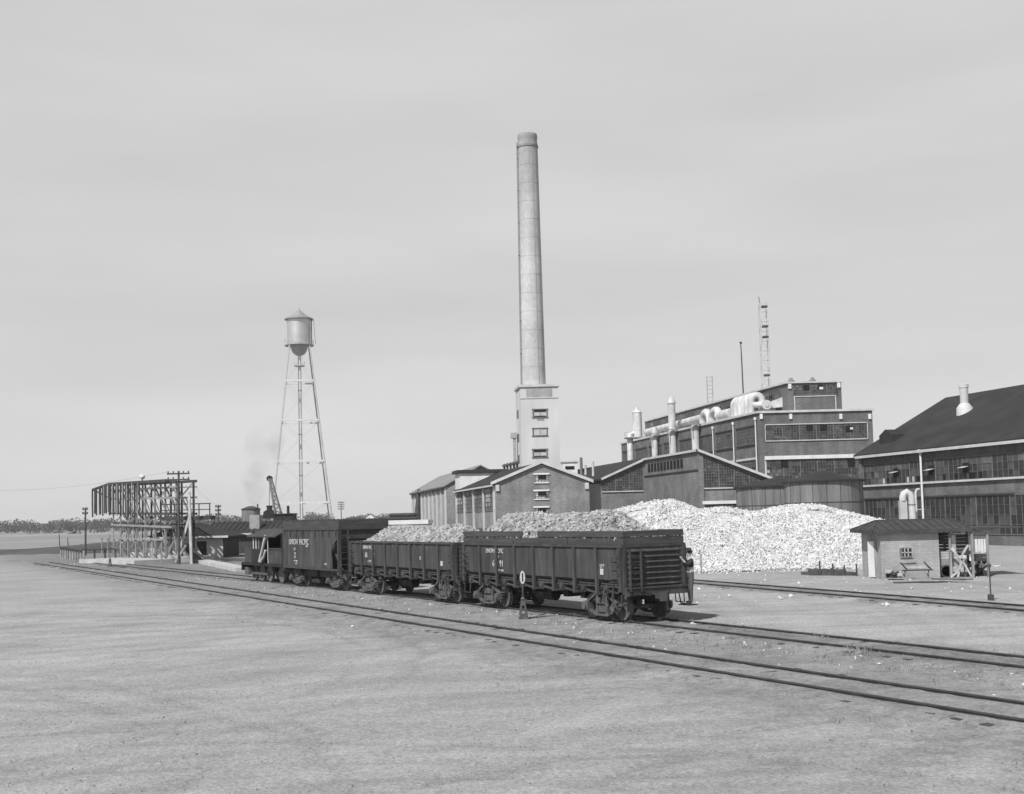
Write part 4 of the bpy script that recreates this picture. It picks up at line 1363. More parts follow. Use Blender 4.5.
        if k < 3:
            p = a+LOUT*.2-ur*.45*1
            d = MB(); d.tube([(p.x, p.y, 0), (p.x, p.y, zp-1.2)], .09, 8); d.lathe([(.2, zp-1.2), (.2, zp-.8)], (p.x, p.y, 0), 8); d.build('downpipe', 'white', root)
    for px in (761, 790.5, 840.5, 869.5):
        q = at(px, 416.5, Y0); b = MB(); b.box(q.x-.2, q.x+.2, Y0-.2, Y0-.003, q.z-.36, q.z+.36); b.build('corbel', 'white', root)
    # ---- whitewashed ducts, stacks and separators on the left-hand roof strip
    def on(t, w=1.5, z=0):    # along the roof strip
        return Vector((A.x+ur.x*t+w, Y0+t, zp+z))

    def t_of(px, w=1.5):
        lo, hi = 0.0, D
        for _ in range(40):
            mid = (lo+hi)/2; q = on(mid, w)
            x = CX+F*(q.x/q.y)
            if x > px:
                lo = mid
            else:
                hi = mid
        return lo
    pxx = lambda px, w=1.5: on(t_of(px, w), w)

    def zpx(px, py, Y):
        return at(px, py, Y).z
    # far fat separator
    q = pxx(638, 1.0)
    zt = zpx(638, 413, q.y)
    s = MB(); s.lathe([(.9, zp+.5), (.9, zt), (1.0, zt+.05), (.75, zt+.5), (.35, zt+.6), (.3, zt+1.0), (.05, zt+1.1)], (q.x, q.y, 0), 20); s.build('separator', 'whiteduct', root, True)
    s = MB(); o = q+Vector((-1.75, -.2, 0)); s.tube([(o.x+.3, o.y, 5), (o.x+.3, o.y, zp+1.1), (q.x, q.y, zp+1.4)], .62, 14); s.build('exhaust_pipe', 'whiteduct', root, True)
    pf = MB(); pf.box(q.x-2.4, q.x+1.5, q.y-1.5, q.y+1.5, zp+.32, zp+.5); pf.build('platform', 'timber', root)
    rl = MB()
    for dx in (-2.3, -1.3, -.3, .7, 1.4):
        rl.bar((q.x+dx, q.y+1.4, zp+.5), (q.x+dx, q.y+1.4, zp+1.6), .05)
    rl.bar((q.x-2.3, q.y+1.4, zp+1.6), (q.x+1.4, q.y+1.4, zp+1.6), .05); rl.bar((q.x-2.3, q.y+1.4, zp+1.1), (q.x+1.4, q.y+1.4, zp+1.1), .05)
    rl.build('railing', 'timber', root)
    # three pipes rising up the face of the wall
    for px, ptop, pcap, r_ in ((658, 427, None, .55), (676, 399, True, .62), (699, 424, None, .62)):
        t = t_of(px-3, -.75)
        q = on(t, -.75)
        zt = zpx(px, ptop, q.y)
        s = MB()
        if pcap:
            s.lathe([(r_, 5), (r_, zt-.8), (r_+.12, zt-.78), (r_+.12, zt-.5), (r_*.7, zt+.1), (.08, zt+.5), (.06, zt+1.2)], (q.x, q.y, 0), 18)
        else:
            s.lathe([(r_, 5), (r_, zt), (r_*.8, zt)], (q.x, q.y, 0), 18)
        s.build('exhaust_stack', 'whiteduct', root, True)
        pf = MB(); pf.box(q.x-1.0, q.x+2.2, q.y-1.3, q.y-.75, zp-.05, zp+.08); pf.box(q.x-.95, q.x-.85, q.y-1.25, q.y-1.1, zp-1.4, zp-.053)
        pf.build('bracket_platform', 'timber', root)
    # long inclined duct
    a_, b_ = pxx(648, 1.8), pxx(706, 1.8)
    s = MB(); s.tube([(a_.x, a_.y, zp+1.2), (b_.x, b_.y, zp+1.35)], .62, 14); s.build('long_duct', 'whiteduct', root, True)
    for k in range(5):
        o = lerp(a_, b_, (k+.5)/5); l = MB(); l.box(o.x-.1, o.x+.1, o.y-.6, o.y+.6, zp+.002, zp+.62); l.build('duct_support', 'timber', root)

    # gooseneck bends
    def goose(px0, px1, pytop, r_, w=1.3):
        q0, q1 = pxx(px0, w), pxx(px1, w)
        zt = zpx((px0+px1)/2, pytop, (q0.y+q1.y)/2)-r_
        d = (q1-q0); R_ = d.length/2; c_ = (q0+q1)/2
        zc = zt-min(R_, 1.2)
        pts = [Vector((q0.x, q0.y, zp-.1))]
        for k in range(9):
            th = math.pi*(1-k/8)
            pts.append(Vector((c_.x+d.x/2*math.cos(th), c_.y+d.y/2*math.cos(th), zc+min(R_, 1.2)*math.sin(th))))
        pts.append(Vector((q1.x, q1.y, zc-.9)))
        s = MB(); s.tube(pts, r_, 14); s.build('gooseneck_duct', 'whiteduct', root, True)
    goose(704, 711, 408.5, .6); goose(713, 721, 406.5, .6)
    s = MB(); a_, b_ = pxx(720, 1.3), pxx(733, 1.3)
    s.tube([(a_.x, a_.y, zp+.9), (b_.x, b_.y, zp+.9)], .75, 14); s.build('duct_run', 'whiteduct', root, True)
    # bank of big arched ducts standing one behind the other
    q0, q1 = pxx(735.5, 1.0), pxx(753, 1.0)
    nd = 6
    for k in range(nd):
        o = lerp(q0, q1, k/(nd-1))
        zt = zpx(745, 396.5-k*.9, o.y); r_ = .52; hw = .78
        zc = zt-r_-hw
        pts = [(o.x, o.y, zp+.0), (o.x, o.y, zc)]
        for j in range(1, 8):
            th = math.pi*(1-j/8)
            pts.append((o.x+hw+hw*math.cos(th), o.y, zc+hw*math.sin(th)))
        pts += [(o.x+2*hw, o.y, zc), (o.x+2*hw, o.y, zp+.3)]
        s = MB(); s.tube(pts, r_, 16); s.build('arched_duct', 'whiteduct', root, True)
    o = Vector((at(766, 405, Y0+3.0).x, Y0+3.0, at(766, 405, Y0+3).z))
    s = MB(); s.tube([(o.x, o.y-.5, o.z), (o.x, o.y+1.0, o.z)], .68, 20); s.tube([(o.x, o.y-.62, o.z), (o.x, o.y-.48, o.z)], .3, 14); s.build('fan_housing', 'whiteduct', root, True)
    s = MB(); s.tube([(o.x-.5, o.y+.2, o.z+.1), (o.x-1.75, o.y+.6, o.z+.1)], .42, 14); s.build('fan_inlet', 'whiteduct', root, True)
    sb = MB(); sb.box(o.x-.6, o.x+.6, o.y-.4, o.y+.9, zp+.002, o.z-.6); sb.build('fan_base', 'tin', root)
    e0 = at(771, 405, Y0+4); e1 = at(786, 401.5, Y0+4)
    s = MB(); s.extr([(o.x+.5, Y0+2.9, o.z-.45), (P.x-.35, Y0+2.9, o.z-.35), (P.x-.35, Y0+2.9, o.z+1.05), (o.x+.5, Y0+2.9, o.z+.45)], (0, 1.3, 0)); s.build('tapered_duct', 'whiteduct', root)
    return A, zp, zq, P, ur, Y0


A_m, zp_m, zq_m, P_m, ur_m, Ym = mill()


# masts on the mill roof
def lattice_mast():
    Yq = 172.0
    b = at(766, 384, Yq); zt = at(761.5, 303, Yq).z
    root = thing('lattice_mast', 'tall thin lattice mast on the mill roof, the highest of the roof masts', 'mast', (b.x, Yq, zq_m))
    w0 = .55
    m = MB()
    for dx, dy in ((-1, -1), (1, -1), (1, 1), (-1, 1)):
        m.bar((b.x+dx*w0, Yq+dy*w0, zq_m), (b.x+dx*w0, Yq+dy*w0, zt), .10)
    m.build('legs', 'timber_l', root)
    m = MB(); n = 9
    for k in range(n):
        z = zq_m+(zt-zq_m)*k/n; z2 = zq_m+(zt-zq_m)*(k+1)/n; s = 1 if k % 2 else -1
        m.bar((b.x-w0*s, Yq-w0, z), (b.x+w0*s, Yq-w0, z2), .03); m.bar((b.x-w0, Yq-w0, z), (b.x+w0, Yq-w0, z), .05)
        m.bar((b.x-w0, Yq-w0*s, z), (b.x-w0, Yq+w0*s, z2), .03)
    m.build('bracing', 'timber', root)
    for z in (zt-.6, zt-3.6, zt-5.2, zt-11.0):
        m = MB(); m.box(b.x-w0*.5, b.x+w0*.95, Yq-w0-.1, Yq+w0*.3, z-.15, z+.12); m.build('pulley_block', 'pole', root)
    m = MB(); m.tube([(b.x-.5, Yq, zt), (b.x-.6, Yq, zt+1.0)], .05, 6); m.build('finial', 'pole', root)


lattice_mast()
q = at(743.5, 391, 178); zt = at(742.8, 344, 178).z
zr = zp_m
fp = thing('flagpole', 'single bare pole standing on the mill roof, left of the lattice mast', 'pole', (q.x, 178, zr))
m = MB(); m.tube([(q.x, 178, zr), (q.x-.1, 178, zt-3), (q.x-.15, 178, zt)], [.12, .1, .08], 8); m.build('pole', 'pole', fp)
m = MB(); m.lathe([(.05, 0), (.2, .1), (.2, .3), (.05, .4)], (q.x-.15, 178, zt), 10); m.build('truck_cap', 'pole', fp)
q = at(706.5, 405, 192); zt = at(706, 376, 192).z
sm = thing('ladder_mast', 'short pale twin rail ladder mast on the mill roof, left of the bare pole', 'mast', (q.x, 192, zq_m))
q2x = P_m.x+ur_m.x*31+.8
m = MB()
for k in (-.45, .45):
    m.bar((q2x+k, 192, zq_m), (q2x+k, 192, zt), .12)
m.build('rails', 'timber', sm)
m = MB()
for k in range(7):
    z = zq_m+.4+(zt-zq_m-.6)*k/6
    m.bar((q2x-.45, 192, z), (q2x+.45, 192, z), .06)
m.build('rungs', 'timber', sm)


# ------------------------------------------------------------------ round tanks
def tank(px, Y, r_px, py_eave, rise, label):
    c = at(px, 500, Y); r = r_px*Y/F; ze = at(px, py_eave, Y).z
    root = thing('storage_tank', label, 'tank', (c.x, Y, 0), 0, 'round storage tanks behind the limestone')
    m = MB(); m.lathe([(r, 0), (r, ze)], (c.x, Y, 0), 56); sh = m.build('shell', 'tank', root, True)
    m = MB(); m.lathe([(r+.25, ze-.12), (r+.25, ze+.03), (r*.5, ze+rise*.5), (.05, ze+rise)], (c.x, Y, 0), 56); m.build('roof', 'roof', root, True)
    m = MB()
    for z in (ze*.36, ze*.68):
        m.lathe([(r-.02, z-.05), (r+.02, z-.05), (r+.02, z+.05), (r-.02, z+.05)], (c.x, Y, 0), 56)
    m.build('seam', 'wood_dark', sh)
    m = MB()
    for k in range(18):
        t = 2*math.pi*k/18
        m.bar((c.x+(r+.008)*math.cos(t), Y+(r+.008)*math.sin(t), 0), (c.x+(r+.008)*math.cos(t), Y+(r+.008)*math.sin(t), ze-.15), .05, .04)
    m.build('rivet_seam', 'car', sh)


tank(823.5, 106, 38, 481, 1.0, 'right hand round rusty tank with low conical roof, against the mill')
tank(778.5, 116, 41.5, 486, .95, 'left hand round rusty tank, half hidden behind its neighbour')


# ------------------------------------------------------------------ right-hand warehouse
def warehouse():
    P0 = at(860, 455, 124); z_e = P0.z
    Pm = at(995, 441, 103)
    P0 = Vector((P0.x, 124.0)); d = (Vector((Pm.x, 103.0))-P0).normalized()
    n = Vector((-d.y, d.x))
    if n.x < 0:
        n = -n
    Lw = 34.0; a = 11.4
    out = -n
    root = thing('warehouse', 'long dark brick warehouse with big pitched tar roof at the right edge', 'building', (P0.x, P0.y, 0))
    zr = 15.4
    P1 = P0+d*Lw
    m = MB()
    b0, b1 = P0, P0+n*(2*a)
    m.extr([(b0.x, b0.y, 0), (b1.x, b1.y, 0), (b1.x, b1.y, z_e), ((b0.x+b1.x)/2, (b0.y+b1.y)/2, zr), (b0.x, b0.y, z_e)], (d.x*Lw, d.y*Lw, 0)); m.build('wall', 'brick_m', root)
    sl = (zr-z_e)/a
    r = MB()
    for sg in (0, 1):
        e = (P0-n*.5) if sg == 0 else (P0+n*(2*a+.5))
        k = P0+n*a
        A = Vector((e.x, e.y, z_e-.5*sl+.05)); B = Vector((k.x, k.y, zr+.05)); up = Vector((0, 0, .22))
        o = Vector((-d.x*.5, -d.y*.5, 0))
        r.extr([A+o, B+o, B+up+o, A+up+o], (d.x*(Lw+.8), d.y*(Lw+.8), 0))
    rf = r.build('roof', 'roof', root)
    g = MB(); e = P0-n*.55; f = e+d*Lw
    g.bar((e.x, e.y, z_e-.28), (f.x, f.y, z_e-.28), .2, .26); g.build('gutter', 'trim', root)

    def span(t0, t1):
        return P0+d*t0, P0+d*t1
    # upper ribbon windows
    A_, B_ = span(.6, 31)
    w1 = sash(root, A_, B_, 6.05, 8.15, 44, 3, out, holes=0, seed=71, frame=None, dens=(.5, .35, .13, .02))
    s = MB(); p, q = A_+out*.14, span(0, 33)[1]+out*.14
    s.bar((p.x, p.y, 5.95), (q.x, q.y, 5.95), .24, .18); s.build('sill', 'trim', root)
    s = MB(); s.bar((p.x, p.y, 8.25), (q.x, q.y, 8.25), .1, .12); s.build('lintel', 'brick_d', root)
    for t in (6.1, 12.0, 17.2):
        A2, B2 = span(t, t+.9)
        h = MB(); h.solid([xy(A2+out*.07), xy(B2+out*.07), xy(B2+out*.09), xy(A2+out*.09)], 6.7, 7.6); h.build('open_sash', 'hole', w1)
        h = MB(); h.extr([(A2.x+out.x*.12, A2.y+out.y*.12, 7.25), (B2.x+out.x*.12, B2.y+out.y*.12, 7.25), (B2.x+out.x*.7, B2.y+out.y*.7, 7.12), (A2.x+out.x*.7, A2.y+out.y*.7, 7.12)], (0, 0, .04)); h.build('swung_sash', 'glass_p', w1)
    for t in (4.2, 4.9, 8.4, 9.3, 10.0, 10.4, 14.2, 16.0, 18.1, 18.5, 19.6):
        A2, B2 = span(t, t+.35); h = MB(); h.solid([xy(A2+out*.07), xy(B2+out*.07), xy(B2+out*.09), xy(A2+out*.09)], 6.1, 6.65); h.build('open_sash', 'hole' if int(t*10) % 3 else 'glass_p', w1)
    # lower ribbon
    w2 = sash(root, *span(.6, 31), 1.0, 4.5, 40, 4, out, seed=72, frame=None, dens=(.66, .3, .04, 0))
    s = MB(); p, q = A_+out*.1, span(0, 24)[1]+out*.1
    s.bar((p.x, p.y, 4.6), (q.x, q.y, 4.6), .16, .14); s.build('lintel', 'brick_d', root)
    q = P0+d*.25+out*.12; s = MB(); s.bar((q.x, q.y, 0), (q.x, q.y, z_e-.5), .5, .24, up=(out.x, out.y, 0)); s.build('pilaster', 'brick_m', root)
    # rain-water pipes
    for t, zt, r_ in ((11.2, z_e-.4, .11),):
        q = P0+d*t+out*.35
        s = MB(); s.tube([(q.x, q.y, 0), (q.x, q.y, zt)], r_, 10); s.lathe([(.22, zt-.1), (.26, zt+.3)], (q.x, q.y, 0), 10); s.build('downpipe', 'white', root, True)
    # roof dormer and metal cowl
    c = P0+d*2.6+n*1.5
    zc = z_e+1.5*sl
    dm = MB(); e = -n
    f0, f1 = c-d*1.15, c+d*1.15
    bk = n*3.2
    dm.extr([(f0.x, f0.y, zc-.4), (f1.x, f1.y, zc-.4), (f1.x, f1.y, zc+1.15), (c.x, c.y, zc+1.75), (f0.x, f0.y, zc+1.15)], (bk.x, bk.y, 0)); dm.build('dormer', 'roof', rf)
    q = P0+d*8.8+n*6.8; zq = z_e+6.8*sl
    # locate the cowl on the slope seen at (968, 411)
    v = MB(); v.lathe([(.85, -.9), (.80, .35), (.5, .75), (.42, .8), (.42, 2.35), (.47, 2.4), (.47, 2.75), (.40, 2.8)], (q.x, q.y, zq+.3), 22); v.build('roof_cowl', 'trim', rf, True)
    return P0, d, n, out


WP0, Wd, Wn, Wout = warehouse()

# gooseneck vents beside the hut
q = at(908, 510, 99)
gv = thing('gooseneck_vent', 'pale sheet metal gooseneck vent pipe rising behind the small brick hut', 'vent pipe', (q.x, q.y, 0))
zt = at(906, 489, 99).z
m = MB(); m.tube([(q.x+.35, 99, 0), (q.x+.35, 99, zt-.9), (q.x+.22, 99, zt-.45), (q.x-.05, 99, zt-.26), (q.x-.3, 99, zt-.4), (q.x-.4, 99, zt-.75), (q.x-.4, 99, zt-1.0)], .3, 14); m.build('pipe', 'trim', gv, True)
m = MB(); m.box(q.x-.72, q.x-.12, 98.8, 99.25, 0, zt-1.0); m.build('casing', 'wall_white', gv)
m = MB(); m.lathe([(.33, 0), (.33, .1)], (q.x+.35, 99, zt-1.4), 14); m.build('band', 'tin', gv)
q = at(917, 500, 100.5)
vp = thing('vent_pipe', 'thin pale vent pipe with a curved top beside the warehouse downpipe', 'vent pipe', (q.x, q.y, 0))
m = MB(); zt = at(917, 489, 100.5).z
m.tube([(q.x-.1, 100.5, 0), (q.x-.1, 100.5, zt-.3), (q.x+.02, 100.5, zt-.05), (q.x+.25, 100.5, zt)], .1, 10); m.build('pipe', 'trim', vp, True)
m = MB(); m.bar((q.x-.4, 100.45, 3.4), (q.x+.6, 100.45, 3.4), .06); m.build('bracket', 'trim', vp)


# ------------------------------------------------------------------ limestone stockpile
def stockpile():
    Yc = 79.0; Yf = 69.3
    crest = [(585, 520), (600, 513), (615, 509.5), (625, 507), (640, 503.5), (655, 500.3), (672, 499), (684, 502.5), (692, 506), (700, 509), (712, 507.5), (722, 506.5), (736, 508.3), (750, 511), (760, 510.5), (770, 507.5), (785, 504.8), (800, 503.8), (816, 504), (832, 507.5), (845, 511), (860, 514.5), (875, 518), (890, 521), (905, 526), (925, 537), (940, 548)]
    cx_ = np.array([at(a, b, Yc).x for a, b in crest]); cz = np.array([at(a, b, Yc).z for a, b in crest])
    cx_ = np.concatenate([[cx_[0]-2.5], cx_]); cz = np.concatenate([[0], cz])

    def top(X, Y):
        z = np.interp(X, cx_, cz, left=0, right=0)
        front = Yf+.6*np.sin(X*.45)+.4*np.sin(X*1.3)+np.clip((X-18)*.12, 0, 2)
        tF = np.clip((Y-front)/(Yc-front), 0, 1); tB = np.clip((Yc+8.5-Y)/8.5, 0, 1)
        t = np.minimum(tF, tB)
        t = t*(1.12-.12*t)
        lump = 1+.05*np.sin(X*.9+Y*.7)+.03*np.sin(X*2.1-Y*1.7)
        lump = np.where(np.abs(Y-Yc) < .9, 1, lump)
        return z*np.clip(t*lump, 0, 1.0)
    xs = np.arange(cx_[0], cx_[-1]+.01, .4); ys = np.arange(Yf-1.2, Yc+8.6, .4)
    ev = []; ef = []
    for a in xs:
        for b in ys:
            ev.append((a, b, float(top(np.array(a), np.array(b)))-.12))
    ny = len(ys)
    for i in range(len(xs)-1):
        for j in range(ny-1):
            q = i*ny+j; ef.append((q, q+ny, q+ny+1, q+1))
    r = np.random.default_rng(5)
    n = 62000
    X = r.uniform(cx_[0]+.3, cx_[-1]-.2, n); Y = r.uniform(Yf-1.0, Yc+2.0, n)
    Z = top(X, Y)
    keep = (Z > .12) | (r.random(n) < .05)
    X, Y, Z = X[keep], Y[keep], Z[keep]
    R = r.uniform(.045, .09, len(X))*np.where(r.random(len(X)) < .04, 1.7, 1)
    P = np.stack([X, Y, Z+r.uniform(-.085, .0, len(X))], 1)
    o = rock_object('limestone_pile', P, R, 'stone', (ev, ef), 9, 'pile_gaps')
    tag(o, 'great white stockpile of broken limestone behind the gondola and in front of the tanks', 'stone pile', None, 'stuff')


stockpile()


def scattered():
    r = np.random.default_rng(15)
    P = []; R = []
    for _ in range(420):
        s = r.uniform(-80, 5); n = c2(s)+r.normal(-1.4, 1.6)
        if r.random() < .25:
            n = c1(s)+r.normal(0, .8)
        p = SN(s, n); P.append((p.x, p.y, .03)); R.append(r.uniform(.015, .05))
    for _ in range(110):
        x, y = r.uniform(6, 24), r.uniform(46, 69); P.append((x, y, .03)); R.append(r.uniform(.02, .07))
    for px, py, k in ((438, 601, .1), (446, 603, .09), (432, 606, .08), (452, 602, .1), (441, 598, .09), (364, 600, .08), (790, 597, .12), (780, 599, .1), (694, 626, .12), (362, 591, .08), (885, 606, .12), (356, 589, .1), (558, 617, .08), (630, 623, .09), (335, 590, .09), (110, 572, .1), (137, 576, .12), (58, 569, .1), (92, 571, .1), (72, 565, .12)):
        for _ in range(2):
            g = gp(px+r.normal()*1.5, py); P.append((g.x, g.y, .05)); R.append(k*r.uniform(.6, 1))
    o = rock_object('scattered_stones', np.array(P), np.array(R), 'stone', None, 3)
    tag(o, 'loose white stones spilled along the railway tracks', 'loose stones', None, 'stuff')


scattered()


def dry_grass():
    r = np.random.default_rng(25)
    mb = MB()
    cl = []
    for _ in range(520):
        s = r.uniform(-70, 4); n = c2(s)+r.choice([-1.7, 1.5, -2.6, -.2], p=[.45, .1, .35, .1])+r.normal()*.5
        cl.append((SN(s, n), r.uniform(.05, .16)))
    for _ in range(160):
        s = r.uniform(-50, 4); cl.append((SN(s, c1(s)+r.normal()*1.5), r.uniform(.04, .12)))
    for px, py in ((583, 617), (590, 616), (600, 618), (640, 622), (655, 621), (668, 620), (820, 640), (850, 655), (855, 653), (862, 656)):
        for _ in range(5):
            g = gp(px+r.normal()*3, py+r.normal()); cl.append((g, r.uniform(.12, .26)))
    for c, h_ in cl:
        for _ in range(9):
            a = r.uniform(0, 6.28); l = h_*r.uniform(.6, 1.2); w_ = .008
            bx, by = c.x+r.normal()*.09, c.y+r.normal()*.09
            dx, dy = math.cos(a), math.sin(a); le = r.uniform(.1, .6)*l
            mb.add([(bx-dy*w_, by+dx*w_, .0), (bx+dy*w_, by-dx*w_, 0), (bx+dx*le+dy*w_*.5, by+dy*le-dx*w_*.5, l*.7), (bx+dx*le*1.7, by+dy*le*1.7, l)], [(0, 1, 2, 3)])
    o = mb.build('dry_grass', 'grass', None, recalc=False)
    tag(o, 'sparse dry grass tufts growing between the tracks', 'grass', None, 'stuff')


dry_grass()


def clods():
    r = np.random.default_rng(44)
    P = []; R = []
    while len(P) < 7000:
        Yq = 12.5+45*r.random()**1.6; Xq = r.uniform(-.5, .5)*Yq*1.0
        s = Xq*T2.x+Yq*T2.y; n = Xq*N2.x+Yq*N2.y
        gap = c1(s)-n
        dens = .25+.75*math.exp(-max(0, gap-.5)/3.0)
        if r.random() > dens*(.35+.65*hnoise(np.array([Xq*.6]), np.array([Yq*.6]), 21)[0]) or n > c2(s)+4:
            continue
        P.append((Xq, Yq, .0)); R.append(r.uniform(.006, .017)*(1.8 if r.random() < .04 else 1))
    o = rock_object('dirt_clods', np.array(P), np.array(R), 'clod', None, 8)
    tag(o, 'small clods and gravel strewn over the bare dirt yard', 'gravel', None, 'stuff')


clods()


# ------------------------------------------------------------------ small brick hut with its lean-to
def hut():
    c = gp(882, 579.5); Y0 = c.y
    xl = c.x; r_ = gp(940, 578); xr = at(940, 570, Y0).x
    zt = at(882, 530.2, Y0).z
    dep = 3.2
    root = thing('brick_hut', 'small whitewashed brick hut with a hipped tin roof beside the limestone pile', 'hut', (xl, Y0, 0))
    m = MB(); m.box(xl, xr, Y0, Y0+dep, 0, zt); m.build('wall', 'hut_brick', root)
    # hipped seamed roof running on over the lean-to
    ex0, ex1 = xl-.46, at(973, 529.5, Y0-.5).x
    ey0, ey1 = Y0-.28, Y0+dep+.4
    rx0, rx1 = at(876, 521, Y0+1.6).x, at(952, 517.5, Y0+1.6).x
    zr = at(915, 519.8, Y0+1.6).z
    ze = zt-.02
    ym = (ey0+ey1)/2
    V = [(ex0, ey0, ze), (ex1, ey0, ze), (ex1, ey1, ze), (ex0, ey1, ze), (rx0, ym, zr), (rx1, ym, zr)]
    m = MB(); m.add(V+[(a, b, z-.12) for a, b, z in V[:4]], [(0, 1, 5, 4), (1, 2, 5), (2, 3, 4, 5), (3, 0, 4), (0, 6, 7, 1), (1, 7, 8, 2), (2, 8, 9, 3), (3, 9, 6, 0), (6, 9, 8, 7)])
    rf = m.build('roof', 'roof_hut', root)
    s = MB()
    n = 12
    for k in range(n+1):
        t = k/n
        a = Vector((ex0+(ex1-ex0)*t, ey0, ze)); b_x = rx0+(rx1-rx0)*((t-.06)/.88)
        if rx0 <= a.x <= rx1 and .05 < t < .95:
            b = Vector((a.x, ym, zr))
        else:
            f = (a.x-ex0)/(rx0-ex0) if a.x < rx0 else (ex1-a.x)/(ex1-rx1)
            b = Vector((a.x, ey0+(ym-ey0)*f, ze+(zr-ze)*f))
        if (b-a).length > .05:
            s.bar(a+Vector((0, 0, .02)), b+Vector((0, 0, .02)), .05, .05)
    for a, b in ((V[0], V[4]), (V[1], V[5]), (V[4], V[5]), (V[3], V[4]), (V[2], V[5])):
        s.bar(Vector(a)+Vector((0, 0, .02)), Vector(b)+Vector((0, 0, .02)), .09, .06)
    for k in range(1, 5):
        t = k/5; a = Vector((ex0, ey0+(ey1-ey0)*t, ze)); f = 1-abs(2*t-1); b = Vector((ex0+(rx0-ex0)*f, a.y, ze+(zr-ze)*f)); s.bar(a+Vector((0, 0, .02)), b+Vector((0, 0, .02)), .05, .05)
    s.build('seam', 'roof_hut', rf)
    fa = MB(); fa.box(ex0-.02, ex1+.02, ey0-.03, ey0-.002, ze-.14, ze+.03); fa.box(ex0-.03, ex0-.002, ey0-.03, ey1, ze-.14, ze+.03); fa.build('fascia', 'timber_d', rf)
    # window
    a = at(901, 557, Y0); b = at(911, 548, Y0)
    w = sash(root, (a.x, Y0), (b.x, Y0), a.z, b.z, 3, 2, FOUT, frame=None, dens=(1, 0, 0, 0), seed=1)
    f = MB(); t = .06
    f.box(a.x-t, b.x+t, Y0-.06, Y0-.003, a.z-t, a.z); f.box(a.x-t, b.x+t, Y0-.06, Y0-.003, b.z, b.z+t); f.box(a.x-t, a.x, Y0-.06, Y0-.003, a.z, b.z); f.box(b.x, b.x+t, Y0-.06, Y0-.003, a.z, b.z)
    for k in (1/3, 2/3):
        x = a.x+(b.x-a.x)*k; f.box(x-.022, x+.022, Y0-.09, Y0-.06, a.z, b.z)
    z = (a.z+b.z)/2; f.box(a.x, b.x, Y0-.09, Y0-.062, z-.022, z+.022)
    f.build('frame', 'timber_l', w)
    s = MB(); q = at(906, 562.5, Y0); s.box(a.x-.05, b.x+.2, Y0-.05, Y0-.003, q.z-.04, q.z+.03); s.build('ledge', 'timber', root)
    # door in the left wall
    d = MB(); y0, y1 = Y0+.75, Y0+1.65; zd = 1.95
    d.box(xl-.02, xl-.004, y0, y1, .05, zd); do = d.build('doorway', 'hole', root)
    d = MB(); d.box(xl-.09, xl-.003, y0-.12, y0, 0, zd+.1); d.box(xl-.09, xl-.003, y1, y1+.12, 0, zd+.1); d.box(xl-.09, xl-.003, y0, y1, zd, zd+.1); d.build('door_frame', 'timber', root)
    d = MB(); d.bar((xl-.06, y0+.02, .07), (xl-.66, y0+.25, .07), .01); d = MB()
    d.extr([(xl-.11, y0+.02, .07), (xl-.28, y0+.5, .07), (xl-.28, y0+.5, zd-.02), (xl-.11, y0+.02, zd-.02)], (.04, .015, 0)); d.build('door', 'white', root)
    return root, xl, xr, Y0, zt, ex1


hutr, hxl, hxr, hY, hzt, hex1 = hut()


def lean_to():
    Y = hY
    xa = hxr+.06; xb = at(989, 560, Y).x
    root = thing('lean_to', 'open timber lean-to with board panels on the right side of the brick hut', 'lean-to', (xa, Y, 0))
    zt = hzt-.2
    for px, dy in ((950.5, 0), (971.5, -.15), (988, 0), (988, 2.6), (963, 2.4)):
        x = at(px, 560, Y).x
        m = MB(); m.bar((x, Y+dy, 0), (x, Y+dy, zt if px < 975 else zt+.05), .11, .11); m.build('post', 'timber', root)
    m = MB(); m.bar((at(971.5, 560, Y).x, Y-.05, zt+.0), (xb+.4, Y-.05, zt+.08), .1, .16); m.build('beam', 'timber', root)
    z0 = at(945, 556, Y).z

    def boards(x0, x1, y, za, zb, mat):
        m = MB(); n = max(1, int((zb-za)/.16))
        for k in range(n):
            z = za+(zb-za)*k/n
            m.box(x0, x1, y, y+.03, z, z+(zb-za)/n-.02)
        m.build('board_panel', mat, root)
    boards(xa+.05, at(950, 550, Y).x, Y+.5, z0-.25, zt-.12, 'timber_d')
    boards(at(959, 550, Y).x, at(971, 550, Y).x, Y+.35, z0, zt-.1, 'timber_d')
    boards(xa+.05, at(972, 550, Y).x, Y+2.7, .0, zt-.05, 'timber_d')
    m = MB()
    x0, x1 = at(972.8, 550, Y).x, at(987.3, 550, Y).x; za, zb = at(980, 553, Y).z, at(980, 539, Y).z
    for k in range(5):
        a = x0+(x1-x0)*k/5; m.box(a+.01, a+(x1-x0)/5-.015, Y+.06+.02*(k % 2), Y+.09+.02*(k % 2), za+.04*(k % 3), zb)
    m.build('pale_board_panel', 'white', root)
    boards(x0, x1, Y+.1, za-.42, za-.02, 'timber_d')
    for (p0, p1, q0, q1) in ((951, 549, 963, 561), (951, 579, 962, 568), (958, 582, 963, 553), (963, 562, 972, 583), (963, 553, 968, 545)):
        a = at(p0, p1, Y-.1); b = at(q0, q1, Y-.1)
        a.z = max(a.z, .03); b.z = max(b.z, .03)
        m = MB(); m.bar(a, b, .07, .09); m.build('brace', 'timber_l', root)
    # flat roof piece to the right of the hip
    m = MB(); m.box(hex1+.02, xb+1.6, Y-.3, Y+3.2, zt+.16, zt+.24); m.build('flat_roof', 'roof_hut', root)


lean_to()

